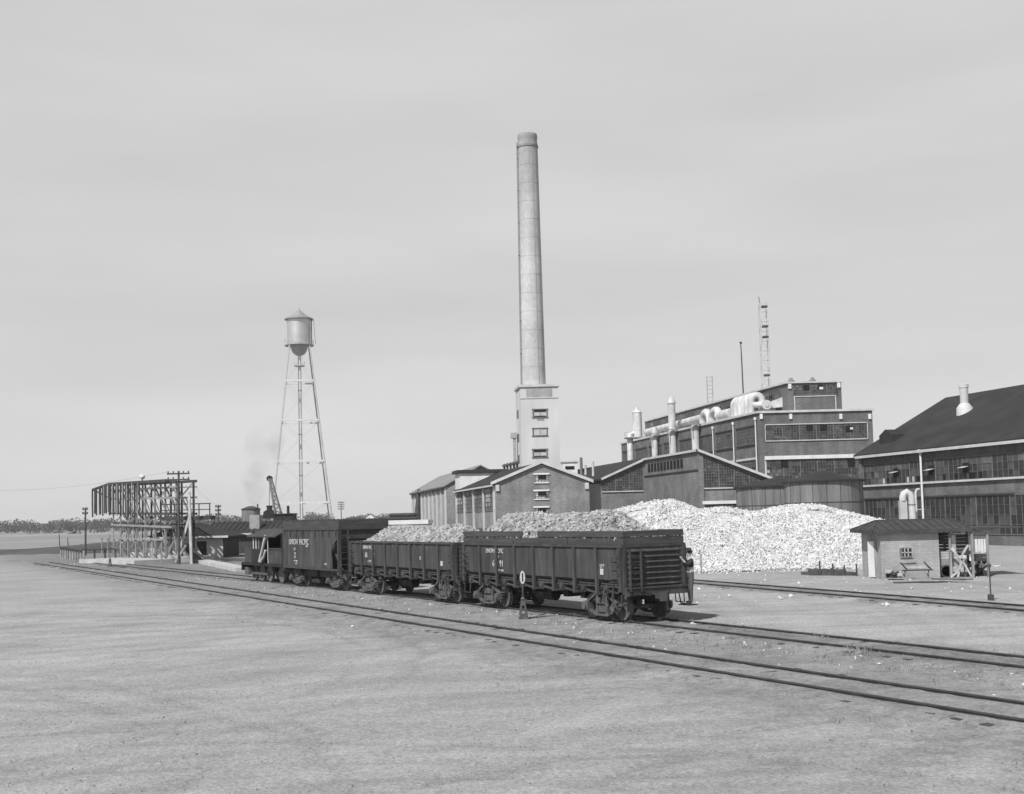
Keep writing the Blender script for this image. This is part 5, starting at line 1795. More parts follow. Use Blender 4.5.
# things in and around the lean-to
Y = hY
q = at(947, 577, Y+.2)
cart = thing('hand_cart', 'small hand cart with a spoked wheel under the left of the lean-to', 'cart', (q.x, Y+.3, 0))
m = MB(); m.box(q.x-.35, q.x+1.1, Y+.3, Y+1.1, .55, .95); m.build('tray', 'timber', cart)
m = MB(); m.lathe([(.32, -.03), (.32, .03), (.26, .03), (.26, -.03)], (q.x, Y+.22, .33), 22, axis='y')
for k in range(4):
    t = math.pi*k/4; m.bar((q.x-.28*math.cos(t), Y+.22, .33-.28*math.sin(t)), (q.x+.28*math.cos(t), Y+.22, .33+.28*math.sin(t)), .03)
m.build('wheel', 'pole', cart)
m = MB(); m.bar((q.x+1.0, Y+.4, .6), (q.x+1.0, Y+.4, 0), .06); m.bar((q.x+1.0, Y+1.0, .6), (q.x+1.0, Y+1.0, 0), .06); m.bar((q.x, Y+.22, .33), (q.x, Y+1.0, .33), .05); m.bar((q.x-.3, Y+.4, .5), (q.x-.3, Y+.4, .0), .05); m.build('leg', 'timber', cart)
q = at(950, 563, Y+.5)
sk = thing('crate', 'pale slatted crate lying on the hand cart under the lean-to', 'crate', (q.x, Y+.6, .95))
for k in range(3):
    m = MB(); m.box(q.x-.55, q.x+.5, Y+.35, Y+.38, .96+.13*k, 1.07+.13*k); m.build('slat', 'timber_l', sk)
m = MB(); m.box(q.x-.52, q.x+.47, Y+.385, Y+.9, .955, 1.33); m.build('box', 'timber', sk)


def scrap(px0, px1, Yq, n, label, hmax, seed):
    r = random.Random(seed)
    a = at(px0, 575, Yq).x; b = at(px1, 575, Yq).x
    root = thing('scrap_heap', label, 'scrap heap', ((a+b)/2, Yq, 0))
    m = MB()
    for k in range(n):
        x = r.uniform(a, b); z = r.uniform(.05, hmax)*(1-.4*abs((x-(a+b)/2)/((b-a)/2))); y = Yq+r.uniform(0, .7)
        t = r.uniform(0, 3.14); l = r.uniform(.15, .4); ph = r.uniform(-.7, .7)
        m.tube([(x-l*math.cos(t)/2, y, max(.04, z-l*ph/2)), (x+l*math.cos(t)/2, y+l*math.sin(t)*.4, max(.04, z+l*ph/2))], r.uniform(.03, .09), 8)
    m.build('rusty_pipes', 'pole', root)
    for k in range(n//2):
        x = r.uniform(a, b); z = r.uniform(.1, hmax); y = Yq+r.uniform(-.05, .5)
        m = MB(); m.box(x-.09, x+.09, y, y+.14, z-.08, z+.09)
        m.build('pale_can', 'trim', root)
    m = MB(); m.lathe([(.04, 0), ((b-a)*.45, 0), ((b-a)*.3, hmax*.6), (.05, hmax*.8)], ((a+b)/2, Yq+.5, 0), 14); m.build('rubbish_mound', 'black', root)


scrap(974, 988, hY+.5, 34, 'dark heap of scrap and pale cans under the right of the lean-to', 1.25, 3)
scrap(890, 903, hY-.75, 20, 'low heap of rusty scrap on the ground below the hut window', .42, 4)


def bench():
    a = gp(905, 580); Yq = a.y
    xa = at(905, 575, Yq).x; xb = at(932, 575, Yq).x
    root = thing('timber_bench', 'rough timber bench with slanted arms standing before the brick hut', 'bench', ((xa+xb)/2, Yq, 0))
    m = MB(); m.box(xa-.05, xb+.1, Yq+.08, Yq+.28, .44, .50); m.build('seat', 'timber_d', root)
    for x in (xa+.1, xb-.05):
        m = MB(); m.bar((x-.05, Yq+.02, 0), (x, Yq+.05, .44), .09, .09); m.bar((x+.1, Yq+.32, 0), (x+.02, Yq+.3, .44), .09, .09); m.box(x-.14, x+.14, Yq+.05, Yq+.3, .0, .08); m.build('leg', 'timber', root)
        m = MB(); m.bar((x+.12, Yq+.3, .5), (x-.2, Yq+.35, .86), .10, .06); m.build('arm', 'timber_d', root)
    m = MB(); m.box(xa+.1, xb, Yq+.32, Yq+.36, .56, .66); m.build('back_rail', 'timber_l', root)


bench()
g = gp(925, 583)
pk = thing('timber_pile', 'loose pale and dark planks lying on the ground before the lean-to', 'planks', (g.x, g.y, 0))
for k, (x0, y0, x1, y1) in enumerate(((-1.4, .35, 1.3, .15), (-.2, .1, 1.9, -.2), (.5, .45, 2.2, -.3), (-1.7, .7, .6, .5))):
    m = MB(); m.bar((g.x+x0, g.y+y0, .04+.06*k), (g.x+x1, g.y+y1, .04+.05*k), .18, .05); m.build('plank', 'timber' if k % 2 else 'timber_d', pk)
# sleepers stacked at the foot of the stockpile
a = gp(806, 575); b = gp(858, 575.5)
st = thing('sleeper_stack', 'low stack of dark timbers on the ground at the foot of the limestone pile', 'timber stack', (a.x, a.y, 0))
for k in range(5):
    m = MB(); t0, t1 = random.uniform(-.05, .3), random.uniform(.7, 1.0)
    p, q = lerp(a, b, t0), lerp(a, b, t1); o = Vector((0, -.1+.28*(k % 4), .09+.17*(k//4)))
    m.bar(p+o, q+o, .22, .16); m.build('timber', 'tie', st)
m = MB()
for t in (.25, .5, .72, .95):
    p = lerp(a, b, t); m = MB(); m.bar(p+Vector((0, -.28, 0)), p+Vector((0, -.28, random.uniform(.5, .85))), .08)
    m.build('stake', 'pole', st)
g = gp(701.5, 574)
m = MB(); m.tube([(g.x, g.y, 0), (g.x, g.y, 1.15), (g.x+.02, g.y, 1.2)], [.04, .035, .02], 8); m.box(g.x-.05, g.x+.05, g.y-.03, g.y+.03, .0, .1)
tag(m.build('marker_stake', 'timber', None), 'thin marker stake beside the far track, right of the riding man', 'stake')
g = gp(991, 601)
m = MB(); m.tube([(g.x, g.y, 0), (g.x, g.y, 1.3)], .03, 8); m.box(g.x-.09, g.x+.09, g.y-.09, g.y+.09, 0, .25); m.lathe([(.08, 1.3), (.08, 1.38), (.02, 1.44)], (g.x, g.y, 0), 8)
tag(m.build('yard_post', 'pole', None), 'dark iron post beside the far track at the right edge', 'post')


# ------------------------------------------------------------------ switch stands
def switch_stand(g, h_, label, target=True, face=(0, -1)):
    root = thing('switch_stand', label, 'switch stand', (g.x, g.y, 0), 0, 'railway switch stands')
    m = MB(); m.box(g.x-.17, g.x+.17, g.y-.25, g.y+.25, 0, .1)
    m.solid([(g.x-.12, g.y-.1), (g.x+.12, g.y-.1), (g.x+.12, g.y+.1), (g.x-.12, g.y+.1)], .1, .2)
    for sg in (-1, 1):
        m.bar((g.x+sg*.11, g.y, .15), (g.x+sg*.05, g.y, .55), .06, .1)
    m.box(g.x-.08, g.x+.08, g.y-.1, g.y+.1, .5, .68)
    m.lathe([(.07, .68), (.09, .72), (.05, .8)], (g.x, g.y, 0), 12); m.bar((g.x+.06, g.y-.1, .55), (g.x+.14, g.y-.2, .15), .04)
    m.build('stand', 'truck', root)
    m = MB(); m.tube([(g.x, g.y, .75), (g.x, g.y, h_)], .03, 8); m.build('spindle', 'pole', root)
    if target:
        m = MB(); pts = []
        for k in range(20):
            t = 2*math.pi*k/20; pts.append((g.x+.095*math.cos(t), g.y-.035, h_-.28+.235*math.sin(t)))
        m.extr(pts, (.0, .02, 0)); tg = m.build('target', 'placard', root)
        m = MB(); m.box(g.x-.02, g.x+.02, g.y-.05, g.y-.037, h_-.42, h_-.13); m.build('stripe', 'black', tg)
    m = MB(); m.tube([(g.x+.2, g.y, .06), (g.x+1.6, g.y+.8, .06)], .025, 6); m.build('throw_rod', 'rail', root)


switch_stand(gp(523.5, 619.5), 1.78, 'short switch stand with a white oval target beside the near gondola')
g = gp(110, 567)
switch_stand(g, 2.9, 'dark switch stand with a tall thin spindle near the pale concrete slabs', False)
g = gp(80.5, 551.5)
switch_stand(g, 1.7, 'far small switch stand behind the slatted crossing gate at the left', True)


# ------------------------------------------------------------------ water tower
def water_tower():
    Y0 = 250.0
    s = Y0/F
    c = at(299.5, 420, Y0); cx = at(298.6, 350, Y0).x+.15
    root = thing('water_tower', 'silver elevated water tower with conical roof on tall braced legs', 'water tower', (cx, Y0, 0))
    z = lambda py: at(298.5, py, Y0).z
    R = 11.9*s
    zt, zb = z(319.3), z(344.8)
    m = MB(); m.lathe([(R, zb), (R, zt)], (cx, Y0, 0), 48); tk = m.build('tank', 'alu', root, True)
    m = MB(); m.lathe([(R+.55, zt-.12), (R+.55, zt+.05), (R*.55, zt+(z(309.5)-zt)*.48), (.15, z(309.5)), (.15, z(308)), (.02, z(307))], (cx, Y0, 0), 48); m.build('roof', 'alu_d', tk, True)
    rb = 8.6*s; zb2 = z(356)
    prof = [(R*.98, zb+.02)]
    for k in range(9):
        t = k/8*math.pi/2
        prof.append((rb*math.cos(t*.98), zb-.2-(zb-zb2-.2)*math.sin(t)))
    m = MB(); m.lathe(prof, (cx, Y0, 0), 40); m.build('bowl', 'alu_d', tk, True)
    m = MB(); m.lathe([(R-.02, zb-.25), (R+.6, zb-.25), (R+.6, zb-.1), (R-.02, zb-.1)], (cx, Y0, 0), 48); gal = m.build('gallery', 'alu_d', tk)
    m = MB()
    for k in range(24):
        t = 2*math.pi*k/24; x, y = cx+(R+.55)*math.cos(t), Y0+(R+.55)*math.sin(t)
        t2 = 2*math.pi*(k+1)/24; x2, y2 = cx+(R+.55)*math.cos(t2), Y0+(R+.55)*math.sin(t2)
        m.bar((x, y, zb-.1), (x, y, zb+.95), .05); m.bar((x, y, zb+.95), (x2, y2, zb+.95), .05)
    m.build('railing', 'alu', gal)
    m = MB(); x = cx+R*.985+.05; y = Y0-R*.25
    m.bar((x+.25, y, zb-.1), (x+.25, y, zt), .1, .18); m.bar((cx+R+1.0, Y0, zb), (cx+R+.6, Y0, zt), .07); m.build('ladder', 'pole', tk)
    # riser
    m = MB(); m.tube([(cx, Y0, 0), (cx, Y0, zb2+.4)], 1.75*s, 20); ri = m.build('riser_pipe', 'white', root, True)
    m = MB(); m.lathe([(.4, 0), (1.15, .02), (1.15, .15), (.4, .17)], (cx, Y0, z(366.5)), 20)
    for k in range(10):
        t = 2*math.pi*k/10; m.bar((cx+1.1*math.cos(t), Y0+1.1*math.sin(t), z(366.5)), (cx+1.1*math.cos(t), Y0+1.1*math.sin(t), z(366.5)+1), .04)
    m.build('riser_gallery', 'alu_d', ri)
    for py in (391, 435, 476):
        m = MB(); m.lathe([(.36, 0), (.47, .02), (.47, .2), (.36, .22)], (cx, Y0, z(py)), 18); m.build('flange', 'alu_d', ri)
    # four battered legs
    rot = math.radians(57)
    zl = z(346.5)

    def leg(k, zz):
        t = rot+math.pi/2*k
        f = (zl-zz)/zl
        r = (R+.45)*(1-f)+f*(R+6.9)
        return Vector((cx+r*math.cos(t), Y0+r*math.sin(t), zz))
    for k in range(4):
        m = MB(); m.bar(leg(k, 0), leg(k, zl), .29, .25); lo = m.build('leg', 'alu_d', root)
        q = leg(k, 0); m = MB(); m.box(q.x-.8, q.x+.8, q.y-.8, q.y+.8, 0, .5); m.build('footing', 'conc', lo)
    lv = [z(py) for py in (382, 421.5, 462, 503)]
    for zz in lv:
        for k in range(4):
            m = MB(); m.bar(leg(k, zz), leg((k+1) % 4, zz), .36, .36); m.build('strut', 'white', root)
    lev = [zl]+lv+[0.3]
    m = MB()
    for i in range(len(lev)-1):
        for k in range(4):
            m.tube([leg(k, lev[i]), leg((k+1) % 4, lev[i+1])], .013, 5); m.tube([leg((k+1) % 4, lev[i]), leg(k, lev[i+1])], .013, 5)
    m.build('tie_rods', 'alu_d', root)


water_tower()


# ------------------------------------------------------------------ long shed, tank, crane etc. behind the train
def low_sheds():
    # near shed with the white front wall and dark doorway
    Y0 = 124.0
    a = at(150, 550, Y0).x; b = at(223, 550, Y0).x
    zt = at(200, 539, Y0).z; ze = at(200, 536.5, Y0).z; zr = at(205, 522.3, Y0+3.5).z
    root = thing('lime_shed', 'low shed with limewashed front wall, dark doorway and dark hipped roof', 'shed', (a, Y0, 0))
    m = MB(); m.box(a, b, Y0, Y0+7, 0, zt); m.build('wall', 'wall_white', root)
    m = MB(); m.box(b+.003, b+.05, Y0+.02, Y0+7, 0, zt); m.build('shaded_side_wall', 'brick_d', root)  # dark sheet that paints the shade of the right-hand side onto the wall
    ym = Y0+3.5
    V = [(a-.5, Y0-.6, ze), (b+.7, Y0-.6, ze), (b+.7, Y0+7.6, ze), (a-.5, Y0+7.6, ze), (a+2.6, ym, zr), (b-3.4, ym, zr)]
    m = MB(); m.add(V+[(x, y, z-.15) for x, y, z in V[:4]], [(0, 1, 5, 4), (1, 2, 5), (2, 3, 4, 5), (3, 0, 4), (0, 6, 7, 1), (1, 7, 8, 2), (2, 8, 9, 3), (3, 9, 6, 0), (6, 9, 8, 7)])
    m.build('roof', 'roof', root)
    m = MB(); m.box(a-.52, b+.72, Y0-.68, Y0-.603, ze-.18, ze+.05); m.build('fascia', 'trim', root)
    p, q = at(197, 550, Y0).x, at(206.5, 550, Y0).x
    m = MB(); m.box(p, q, Y0-.05, Y0-.004, .05, zt-.25); m.build('doorway', 'hole', root)
    # long dark-roofed shed behind
    Y1 = 138.0
    a = at(205, 530, Y1).x; b = at(384, 530, Y1).x
    ze = at(250, 533.8, Y1).z; zr = at(250, 521.3, Y1+5).z
    root = thing('long_shed', 'long low shed with ribbed dark roof and pale eave, behind the locomotive', 'shed', (a, Y1, 0))
    m = MB(); m.box(a, b, Y1, Y1+10, 0, ze-.1); m.build('wall', 'brick_d', root)
    m = MB(); m.extr([(a-.3, Y1-.5, ze), (a-.3, Y1+5, zr), (a-.3, Y1+10.5, ze)], (b-a+.6, 0, 0)); rf = m.build('roof', 'roof', root)
    m = MB(); n = 34
    for k in range(n+1):
        x = a-.2+(b-a+.4)*k/n; m.bar((x, Y1-.48, ze+.06), (x, Y1+5, zr+.05), .1, .08)
    m.build('roof_batten', 'roof_hut', rf)
    m = MB(); m.box(a-.3, b+.3, Y1-.6, Y1-.503, ze-.12, ze+.1); m.build('fascia', 'trim', root)
    q = at(257, 521, Y1+3); m = MB(); m.box(q.x-.6, q.x+.6, Y1+1.6, Y1+2.7, ze+.5, zr+.75); m.build('chimney', 'conc_g', rf)
    # upright iron tank
    q = at(251, 515, 153); r = 9.0*153/F; zt = at(251, 509.5, 153).z
    root = thing('oil_tank', 'dark upright round iron tank showing above the long shed roof', 'tank', (q.x, 153, 0))
    m = MB(); m.lathe([(r, 0), (r, zt)], (q.x, 153, 0), 32); m.build('shell', 'tank', root, True)
    m = MB(); m.lathe([(r+.1, zt), (r+.1, zt+.1), (.3, zt+.45)], (q.x, 153, 0), 32); m.tube([(q.x+.9, 153, zt), (q.x+.9, 153, zt+.7)], .1, 8); m.build('lid', 'car_dark', root)


low_sheds()


def crane():
    Y0 = 168.0
    b = at(281, 519, Y0)
    root = thing('steam_crane', 'dark steam crane with raised lattice boom and clamshell bucket near the water tower', 'crane', (b.x, Y0, 0))
    z = lambda py: at(281, py, Y0).z
    x = lambda px: at(px, 515, Y0).x
    m = MB(); m.box(x(272), x(297), Y0-1.4, Y0+1.4, .9, 1.9)
    for px in (276, 283, 288, 293):
        m.tube([(x(px), Y0-1.0, .5), (x(px), Y0+1.0, .5)], .5, 14)
    m.build('carriage', 'black', root)
    m = MB(); m.box(x(275), x(295), Y0-1.3, Y0+1.3, 1.95, z(514.5)); m.box(x(274), x(296), Y0-1.5, Y0+1.5, z(514.5)+.003, z(513.6)); m.build('cab', 'black', root)
    m = MB(); m.tube([(x(288.2), Y0, z(514)), (x(288.2), Y0, z(506))], 1.35*Y0/F, 12); m.build('smokestack', 'black', root, True)
    tip = at(269.6, 478.5, Y0); l0 = at(275.5, 514, Y0); l1 = at(281.5, 514, Y0)
    m = MB()
    for dy in (-.5, .5):
        o = Vector((0, dy, 0)); t_ = Vector((0, dy*.4, 0))
        m.bar(l0+o, tip+t_+Vector((-.1, 0, 0)), .16); m.bar(l1+o, tip+t_+Vector((.25, 0, 0)), .16)
        n = 9
        for k in range(n):
            f0, f1 = k/n, (k+1)/n
            p = lerp(l0+o, tip+t_, f0 if k % 2 else f1); q = lerp(l1+o, tip+t_, f1 if k % 2 else f0)
            m.bar(p, q, .09)
    m.build('boom', 'tin', root)
    m = MB(); m.tube([tip-Vector((0, .25, 0)), tip+Vector((0, .25, 0))], .42, 14); m.build('sheave', 'black', root)
    bk = at(269.5, 511, Y0)
    m = MB(); m.tube([tip, bk+Vector((0, 0, .8))], .04, 5); m.build('cable', 'pole', root)
    m = MB(); m.extr([(bk.x-.9, Y0-.6, bk.z-1.1), (bk.x+.9, Y0-.6, bk.z-1.1), (bk.x+.75, Y0-.6, bk.z-.1), (bk.x+.25, Y0-.6, bk.z+.2), (bk.x+.35, Y0-.6, bk.z+.8), (bk.x-.35, Y0-.6, bk.z+.8), (bk.x-.25, Y0-.6, bk.z+.2), (bk.x-.75, Y0-.6, bk.z-.1)], (0, 1.2, 0)); m.build('clamshell_bucket', 'black', root)


crane()

# low white-edged shed and stacked timbers right of the hopper
Y1 = 98.0
a, b = at(384, 522, Y1).x, at(427, 522, Y1).x
zt = at(405, 520.2, Y1).z
root = thing('white_shed', 'low flat roofed shed with a white parapet showing above the second gondola load', 'shed', (a, Y1, 0))
m = MB(); m.box(a, b, Y1, Y1+6, 0, zt-.35); m.build('wall', 'wall_white', root)
m = MB(); m.box(a-.1, b+.1, Y1-.1, Y1+6.1, zt-.347, zt); m.build('parapet', 'white', root)
root = thing('log_stack', 'dark stack of logs rising behind the white parapet', 'log stack', (a+1, Y1+12, 0))
a, b = at(390, 515, 112).x, at(416, 515, 112).x
m = MB(); zz = at(403, 512.5, 112).z; r = random.Random(5)
k = 0; z = .2
row = 0
while z < zz:
    for j in range(4):
        m.tube([(a+r.uniform(-.2, .2), 112+j*.4+(row % 2)*.2, z), (b+r.uniform(-.3, .2), 112+j*.4+(row % 2)*.2, z)], r.uniform(.17, .21), 8)
    z += .35; row += 1
m.build('logs', 'timber_d', root)


# ------------------------------------------------------------------ timber trestle with hanging pipes
def trestle():
    E0 = Vector((-31.9, 109.0)); E1 = Vector((-49.0, 141.0))
    d = (E1-E0); Ld = d.length; d.normalize(); n = Vector((-d.y, d.x))
    if n.y < 0:
        n = -n
    n = -n if n.x < 0 else n
    root = thing('timber_trestle', 'tall timber unloading trestle with rows of hanging pipes and a side catwalk', 'trestle', (E0.x, E0.y, 0))
    zt = lambda t: 7.75+.95*min(1.2, t/Ld)
    pt = lambda t, w, z: Vector((E0.x+d.x*t+n.x*w, E0.y+d.y*t+n.y*w, z))
    NB = 8; W = 1.6
    for k in range(NB):
        t = Ld*k/(NB-1)
        for w in (0, W):
            m = MB(); m.bar(pt(t, w, 0), pt(t, w, zt(t)), .18, .18, up=(d.x, d.y, 0)); m.build('post', 'timber' if w == 0 else 'timber_d', root)
        m = MB(); m.bar(pt(t, 0, .3), pt(t, W, zt(t)*.5), .08, .16); m.bar(pt(t, W, zt(t)*.5), pt(t, 0, zt(t)-.4), .08, .16); m.build('brace', 'timber', root)
    for f, hh, mt in ((1.0, .26, 'timber_d'), (.93, .14, 'timber'), (.80, .18, 'timber'), (.60, .2, 'timber_d'), (.44, .2, 'timber')):
        for w in (-.14, W+.14):
            m = MB(); m.bar(pt(-.6, w, zt(0)*f), pt(Ld+.5, w, zt(Ld)*f), .14, hh); m.build('beam', mt, root)
    m = MB()
    for k in range(NB-1):
        t0, t1 = Ld*k/(NB-1), Ld*(k+1)/(NB-1); f = (k % 2)
        for w in (.15, W-.15):
            m.bar(pt(t0, w, zt(t0)*(.8 if f else .97)), pt(t1, w, zt(t1)*(.97 if f else .8)), .06, .12); m.bar(pt(t0, w, zt(t0)*(.44 if f else .6)), pt(t1, w, zt(t1)*(.6 if f else .44)), .06, .12)
            m.bar(pt((t0+t1)/2, w, zt(t0)*.8), pt(t0, w, zt(t0)*.62), .06, .1)
            m.bar(pt(t0, w, zt(t0)*.02), pt((t0+t1)/2, w, zt(t0)*.43), .06, .1)
    m.build('brace', 'timber', root)
    m = MB()
    for k in range(60):
        t = (Ld+.6)*k/59; m.box(0, 0, 0, 0, 0, 0) if False else m.bar(pt(t, -.1, zt(t)*.45+.16), pt(t, W+.1, zt(t)*.45+.16), .3, .06)
    m.build('walkway', 'timber_d', root)
    m = MB()
    for k in range(50):
        t = (Ld+.6)*k/49; m.bar(pt(t, -.1, zt(t)+.2), pt(t, W*.5, zt(t)+.2), .5, .07)
    m.build('top_deck', 'timber_d', root)
    # front walkway bents in pale timber
    for k in range(9):
        t = -1+Ld*.98*k/8
        m = MB(); m.bar(pt(t, -1.6, 0), pt(t, -1.6, 2.25), .12, .12); m.bar(pt(t, -1.6, 1.7), pt(t, 0, .1), .07, .12); m.build('front_post', 'timber', root)
    m = MB(); m.bar(pt(-2, -1.7, 2.3), pt(Ld, -1.7, 2.3), .08, .15); m.build('front_rail', 'timber', root)
    # tapering cantilever of the top beam with its hanging pipes
    ext = 13.0
    m = MB(); m.bar(pt(Ld-.2, -.5, zt(Ld)+.12), pt(Ld+ext, -.5, zt(Ld)-.15), .26, .26); m.bar(pt(2, -.5, zt(2)+.1), pt(Ld-.2, -.5, zt(Ld)+.12), .3, .3)
    m.bar(pt(Ld+ext, -.5, zt(Ld)-.2), pt(Ld, -.2, zt(Ld)*.8), .12, .16); m.build('pipe_beam', 'timber_d', root)
    r = random.Random(2)
    ts = [Ld+12.5, Ld+10.2, Ld+8.3, Ld+6.0, Ld+5.0]+[Ld+3.8-k*1.12 for k in range(24)]
    for k, t in enumerate(ts):
        z1 = zt(t)-.1 if t < Ld else zt(Ld)-.15*(t-Ld)/ext-.1
        l = 3.35*r.uniform(.93, 1.07); w = -.75+r.uniform(-.08, .08); b = r.uniform(-.25, .2)
        m = MB(); m.tube([pt(t, w, z1+.15), pt(t, w, z1-l*.5), pt(t+b, w, z1-l)], .11 if k < 5 else r.choice([.07, .10]), 8)
        m.build('hanging_pipe', 'timber_d' if (k < 5 or k % 3) else 'timber', root)
    # right-hand catwalk with railing
    q0 = pt(-1.0, 1.0, zt(0)*.57)
    m = MB(); m.box(q0.x-2.5, q0.x+2.2, q0.y-.9, q0.y+.9, q0.z-.35, q0.z); m.build('catwalk', 'timber_d', root)
    m = MB()
    for dx in (-1.2, .1, 1.1, 2.1):
        m.bar((q0.x+dx, q0.y-.8, q0.z), (q0.x+dx, q0.y-.8, q0.z+1.15), .09)
    m.bar((q0.x-2.4, q0.y-.8, q0.z+1.15), (q0.x+2.2, q0.y-.8, q0.z+1.15), .1); m.bar((q0.x-2.4, q0.y-.8, q0.z+.6), (q0.x+2.2, q0.y-.8, q0.z+.6), .08)
    m.build('catwalk_railing', 'timber_d', root)
    # raking shores at the right end
    for (p0, y0, p1, y1, Yq, mt) in ((176, 562, 190, 515, 107.5, 'timber_l'), (203, 558, 189, 536, 110, 'timber_l'), (176, 561, 186, 545, 107, 'timber'), (181, 543, 203, 557, 108, 'timber_d')):
        a, b = at(p0, y0, Yq), at(p1, y1, Yq); a.z = max(.02, a.z); b.z = max(.02, b.z)
        m = MB(); m.bar(a, b, .16, .2); m.build('shore', mt, root)
    a = at(191.5, 564, 106.5); b = at(189, 492, 106.5); a.z = 0
    m = MB(); m.bar(a, b, .22, .22); m.build('post', 'timber_l', root)
    # steps down to the yard
    q = at(184, 544, 108.8); m = MB()
    e = at(200, 561, 108.0); e.z = .1
    m.bar(q, e, .9, .2); m.build('chute', 'black', root)
    # globe lamp on the deck
    t = Ld*.46; p = pt(t, -.1, zt(t)+.55)
    return p


lampp = trestle()
gl = thing('globe_lamp', 'pale globe lamp on the top deck of the timber trestle', 'lamp', (lampp.x, lampp.y, lampp.z-.3))
m = MB(); m.tube([lampp-Vector((0, 0, .3)), lampp-Vector((0, 0, .1))], .06, 8); m.build('stem', 'pole', gl)
m = MB()
m.lathe([(.02+.26*math.sin(math.pi*k/10), -.26*math.cos(math.pi*k/10)) for k in range(11)], (lampp.x, lampp.y, lampp.z+.14), 18); m.build('globe', 'white', gl, True)


# ------------------------------------------------------------------ utility poles and wires
def upole(px, pyb, pyt, Yq, label, arms=2, w=.95):
    b = at(px, 530, Yq); zt = at(px, pyt, Yq).z
    root = thing('utility_pole', label, 'utility pole', (b.x, Yq, 0), 0, 'wooden utility poles')
    m = MB(); m.tube([(b.x, Yq, 0), (b.x, Yq, zt)], [.14, .09], 10); m.build('pole', 'pole', root)
    for k in range(arms):
        z = zt-.25-.55*k
        m = MB(); m.bar((b.x-w, Yq-.12, z), (b.x+w, Yq-.12, z), .1, .14); c = m.build('crossarm', 'pole', root)
        for j in (-.9, -.45, .45, .9):
            m = MB(); m.lathe([(.04, 0), (.07, .06), (.07, .14), (.02, .2)], (b.x+w*j, Yq-.12, z+.07), 8)
            m.build('insulator', 'glass_l', c)
    return Vector((b.x, Yq, zt))


pA = upole(179, 562, 471, 107, 'tall utility pole with two crossarms standing at the right end of the trestle', 2, 1.05)
pB = upole(85.5, 540, 507.5, 148, 'dark utility pole left of the trestle, in front of the pale fields', 2, .35)
pC = upole(218.5, 540, 505, 160, 'utility pole rising behind the roof of the lime shed', 3, .4)
pD = upole(341.5, 530, 501.5, 290, 'far utility pole with four crossarms, right of the water tower legs', 4, .8)
pE = upole(-40, 540, 490, 125, 'utility pole in the yard beyond the left edge', 2, .9)


def wire(a, b, sag, label):
    pts = [lerp(a, b, k/24)-Vector((0, 0, sag*4*(k/24)*(1-k/24))) for k in range(25)]
    m = MB(); m.tube(pts, .007, 5)
    tag(m.build('overhead_wire', 'pole', None), label, 'wire', 'overhead wires')


wire(pA+Vector((-.9, -.12, -.05)), pE+Vector((.8, -.12, -.05)), .6, 'upper overhead wire running left from the tall pole at the trestle')
wire(pA+Vector((.9, -.12, -.6)), pC+Vector((0, -.1, .02)), .5, 'overhead wire between the trestle pole and the pole behind the lime shed')
for px, pyb, h_, lb in ((60, 545, 2.6, 'leaning thin fence post before the dark earth bank, leftmost of two'), (68.5, 546, 2.0, 'short thin fence post before the dark earth bank, rightmost of two')):
    g = gp(px, 550)
    m = MB(); m.tube([(g.x, g.y, 0), (g.x-.15, g.y, h_)], [.09, .06], 8); m.box(g.x-.1, g.x+.1, g.y-.1, g.y+.1, 0, .15)
    tag(m.build('fence_post', 'pole', None), lb, 'post', 'thin fence posts at the left')


# ------------------------------------------------------------------ slabs, slatted gate, earth bank at the left
def slab(p0, p1, dep, h_, label):
    a, b = gp(*p0), gp(*p1)
    d = (b-a).normalized(); n = Vector((-d.y, d.x, 0)); n = n if n.y > 0 else -n
    m = MB(); e = n*dep
    m.solid([xy(a), xy(b), xy(b+e), xy(a+e)], 0, h_)
    bm_o = m.build('concrete_slab', 'wall_white', None)
    tag(bm_o, label, 'slab', 'pale concrete slabs by the trestle')


slab((79, 563.5), (134, 565.5), 4.0, .45, 'pale concrete slab beside the dark switch stand, leftmost of three')
slab((128, 556.5), (178, 562.5), 3.5, .5, 'pale concrete slab under the front of the timber trestle')
slab((196, 563), (236, 572), 1.2, .3, 'pale concrete edge between the lime shed and the locomotive')


def gate():
    a, b = gp(61, 558), gp(84, 563.5)
    d = (b-a); Ld = d.length; d.normalize()
    root = thing('slatted_pen', 'low slatted timber pen standing beside the track at the far left', 'pen', (a.x, a.y, 0))
    top = 1.35
    m = MB(); m.bar(a+Vector((0, 0, top)), b+Vector((0, 0, top)), .5, .12); m.build('top_rail', 'pole', root)
    for k in range(10):
        p = lerp(a, b, k/9); m = MB(); m.bar(p, p+Vector((0, 0, top-.06)), .18, .18); m.build('slat', 'timber', root)
    n = Vector((-d.y, d.x, 0)); n = n if n.y > 0 else -n
    m = MB(); m.bar(b+Vector((0, 0, top)), b+n*3+Vector((0, 0, top)), .3, .12)
    for k in range(1, 4):
        p = b+n*k; m.bar(p, p+Vector((0, 0, top-.06)), .15, .15)
    m.build('end_panel', 'timber_d', root)


gate()


def bank():
    pts_t = [(-60, 551), (20, 549.5), (45, 547.5), (70, 545.5), (95, 543), (120, 541.5), (150, 541), (190, 541)]
    top = [at(a, b, 175) for a, b in pts_t]
    m = MB(); vs = []; fs = []
    for p in top:
        z = max(.5, p.z)
        vs += [(p.x*.9, 158, 0), (p.x*.97, 168, z*.85), (p.x, 175, z), (p.x*1.02, 180, z*.9), (p.x*1.06, 190, 0)]
    for i in range(len(top)-1):
        for j in range(4):
            q = i*5+j; fs.append((q, q+5, q+6, q+1))
    m.add(vs, fs)
    struct(m.build('earth_bank', 'earth', None, True))


bank()
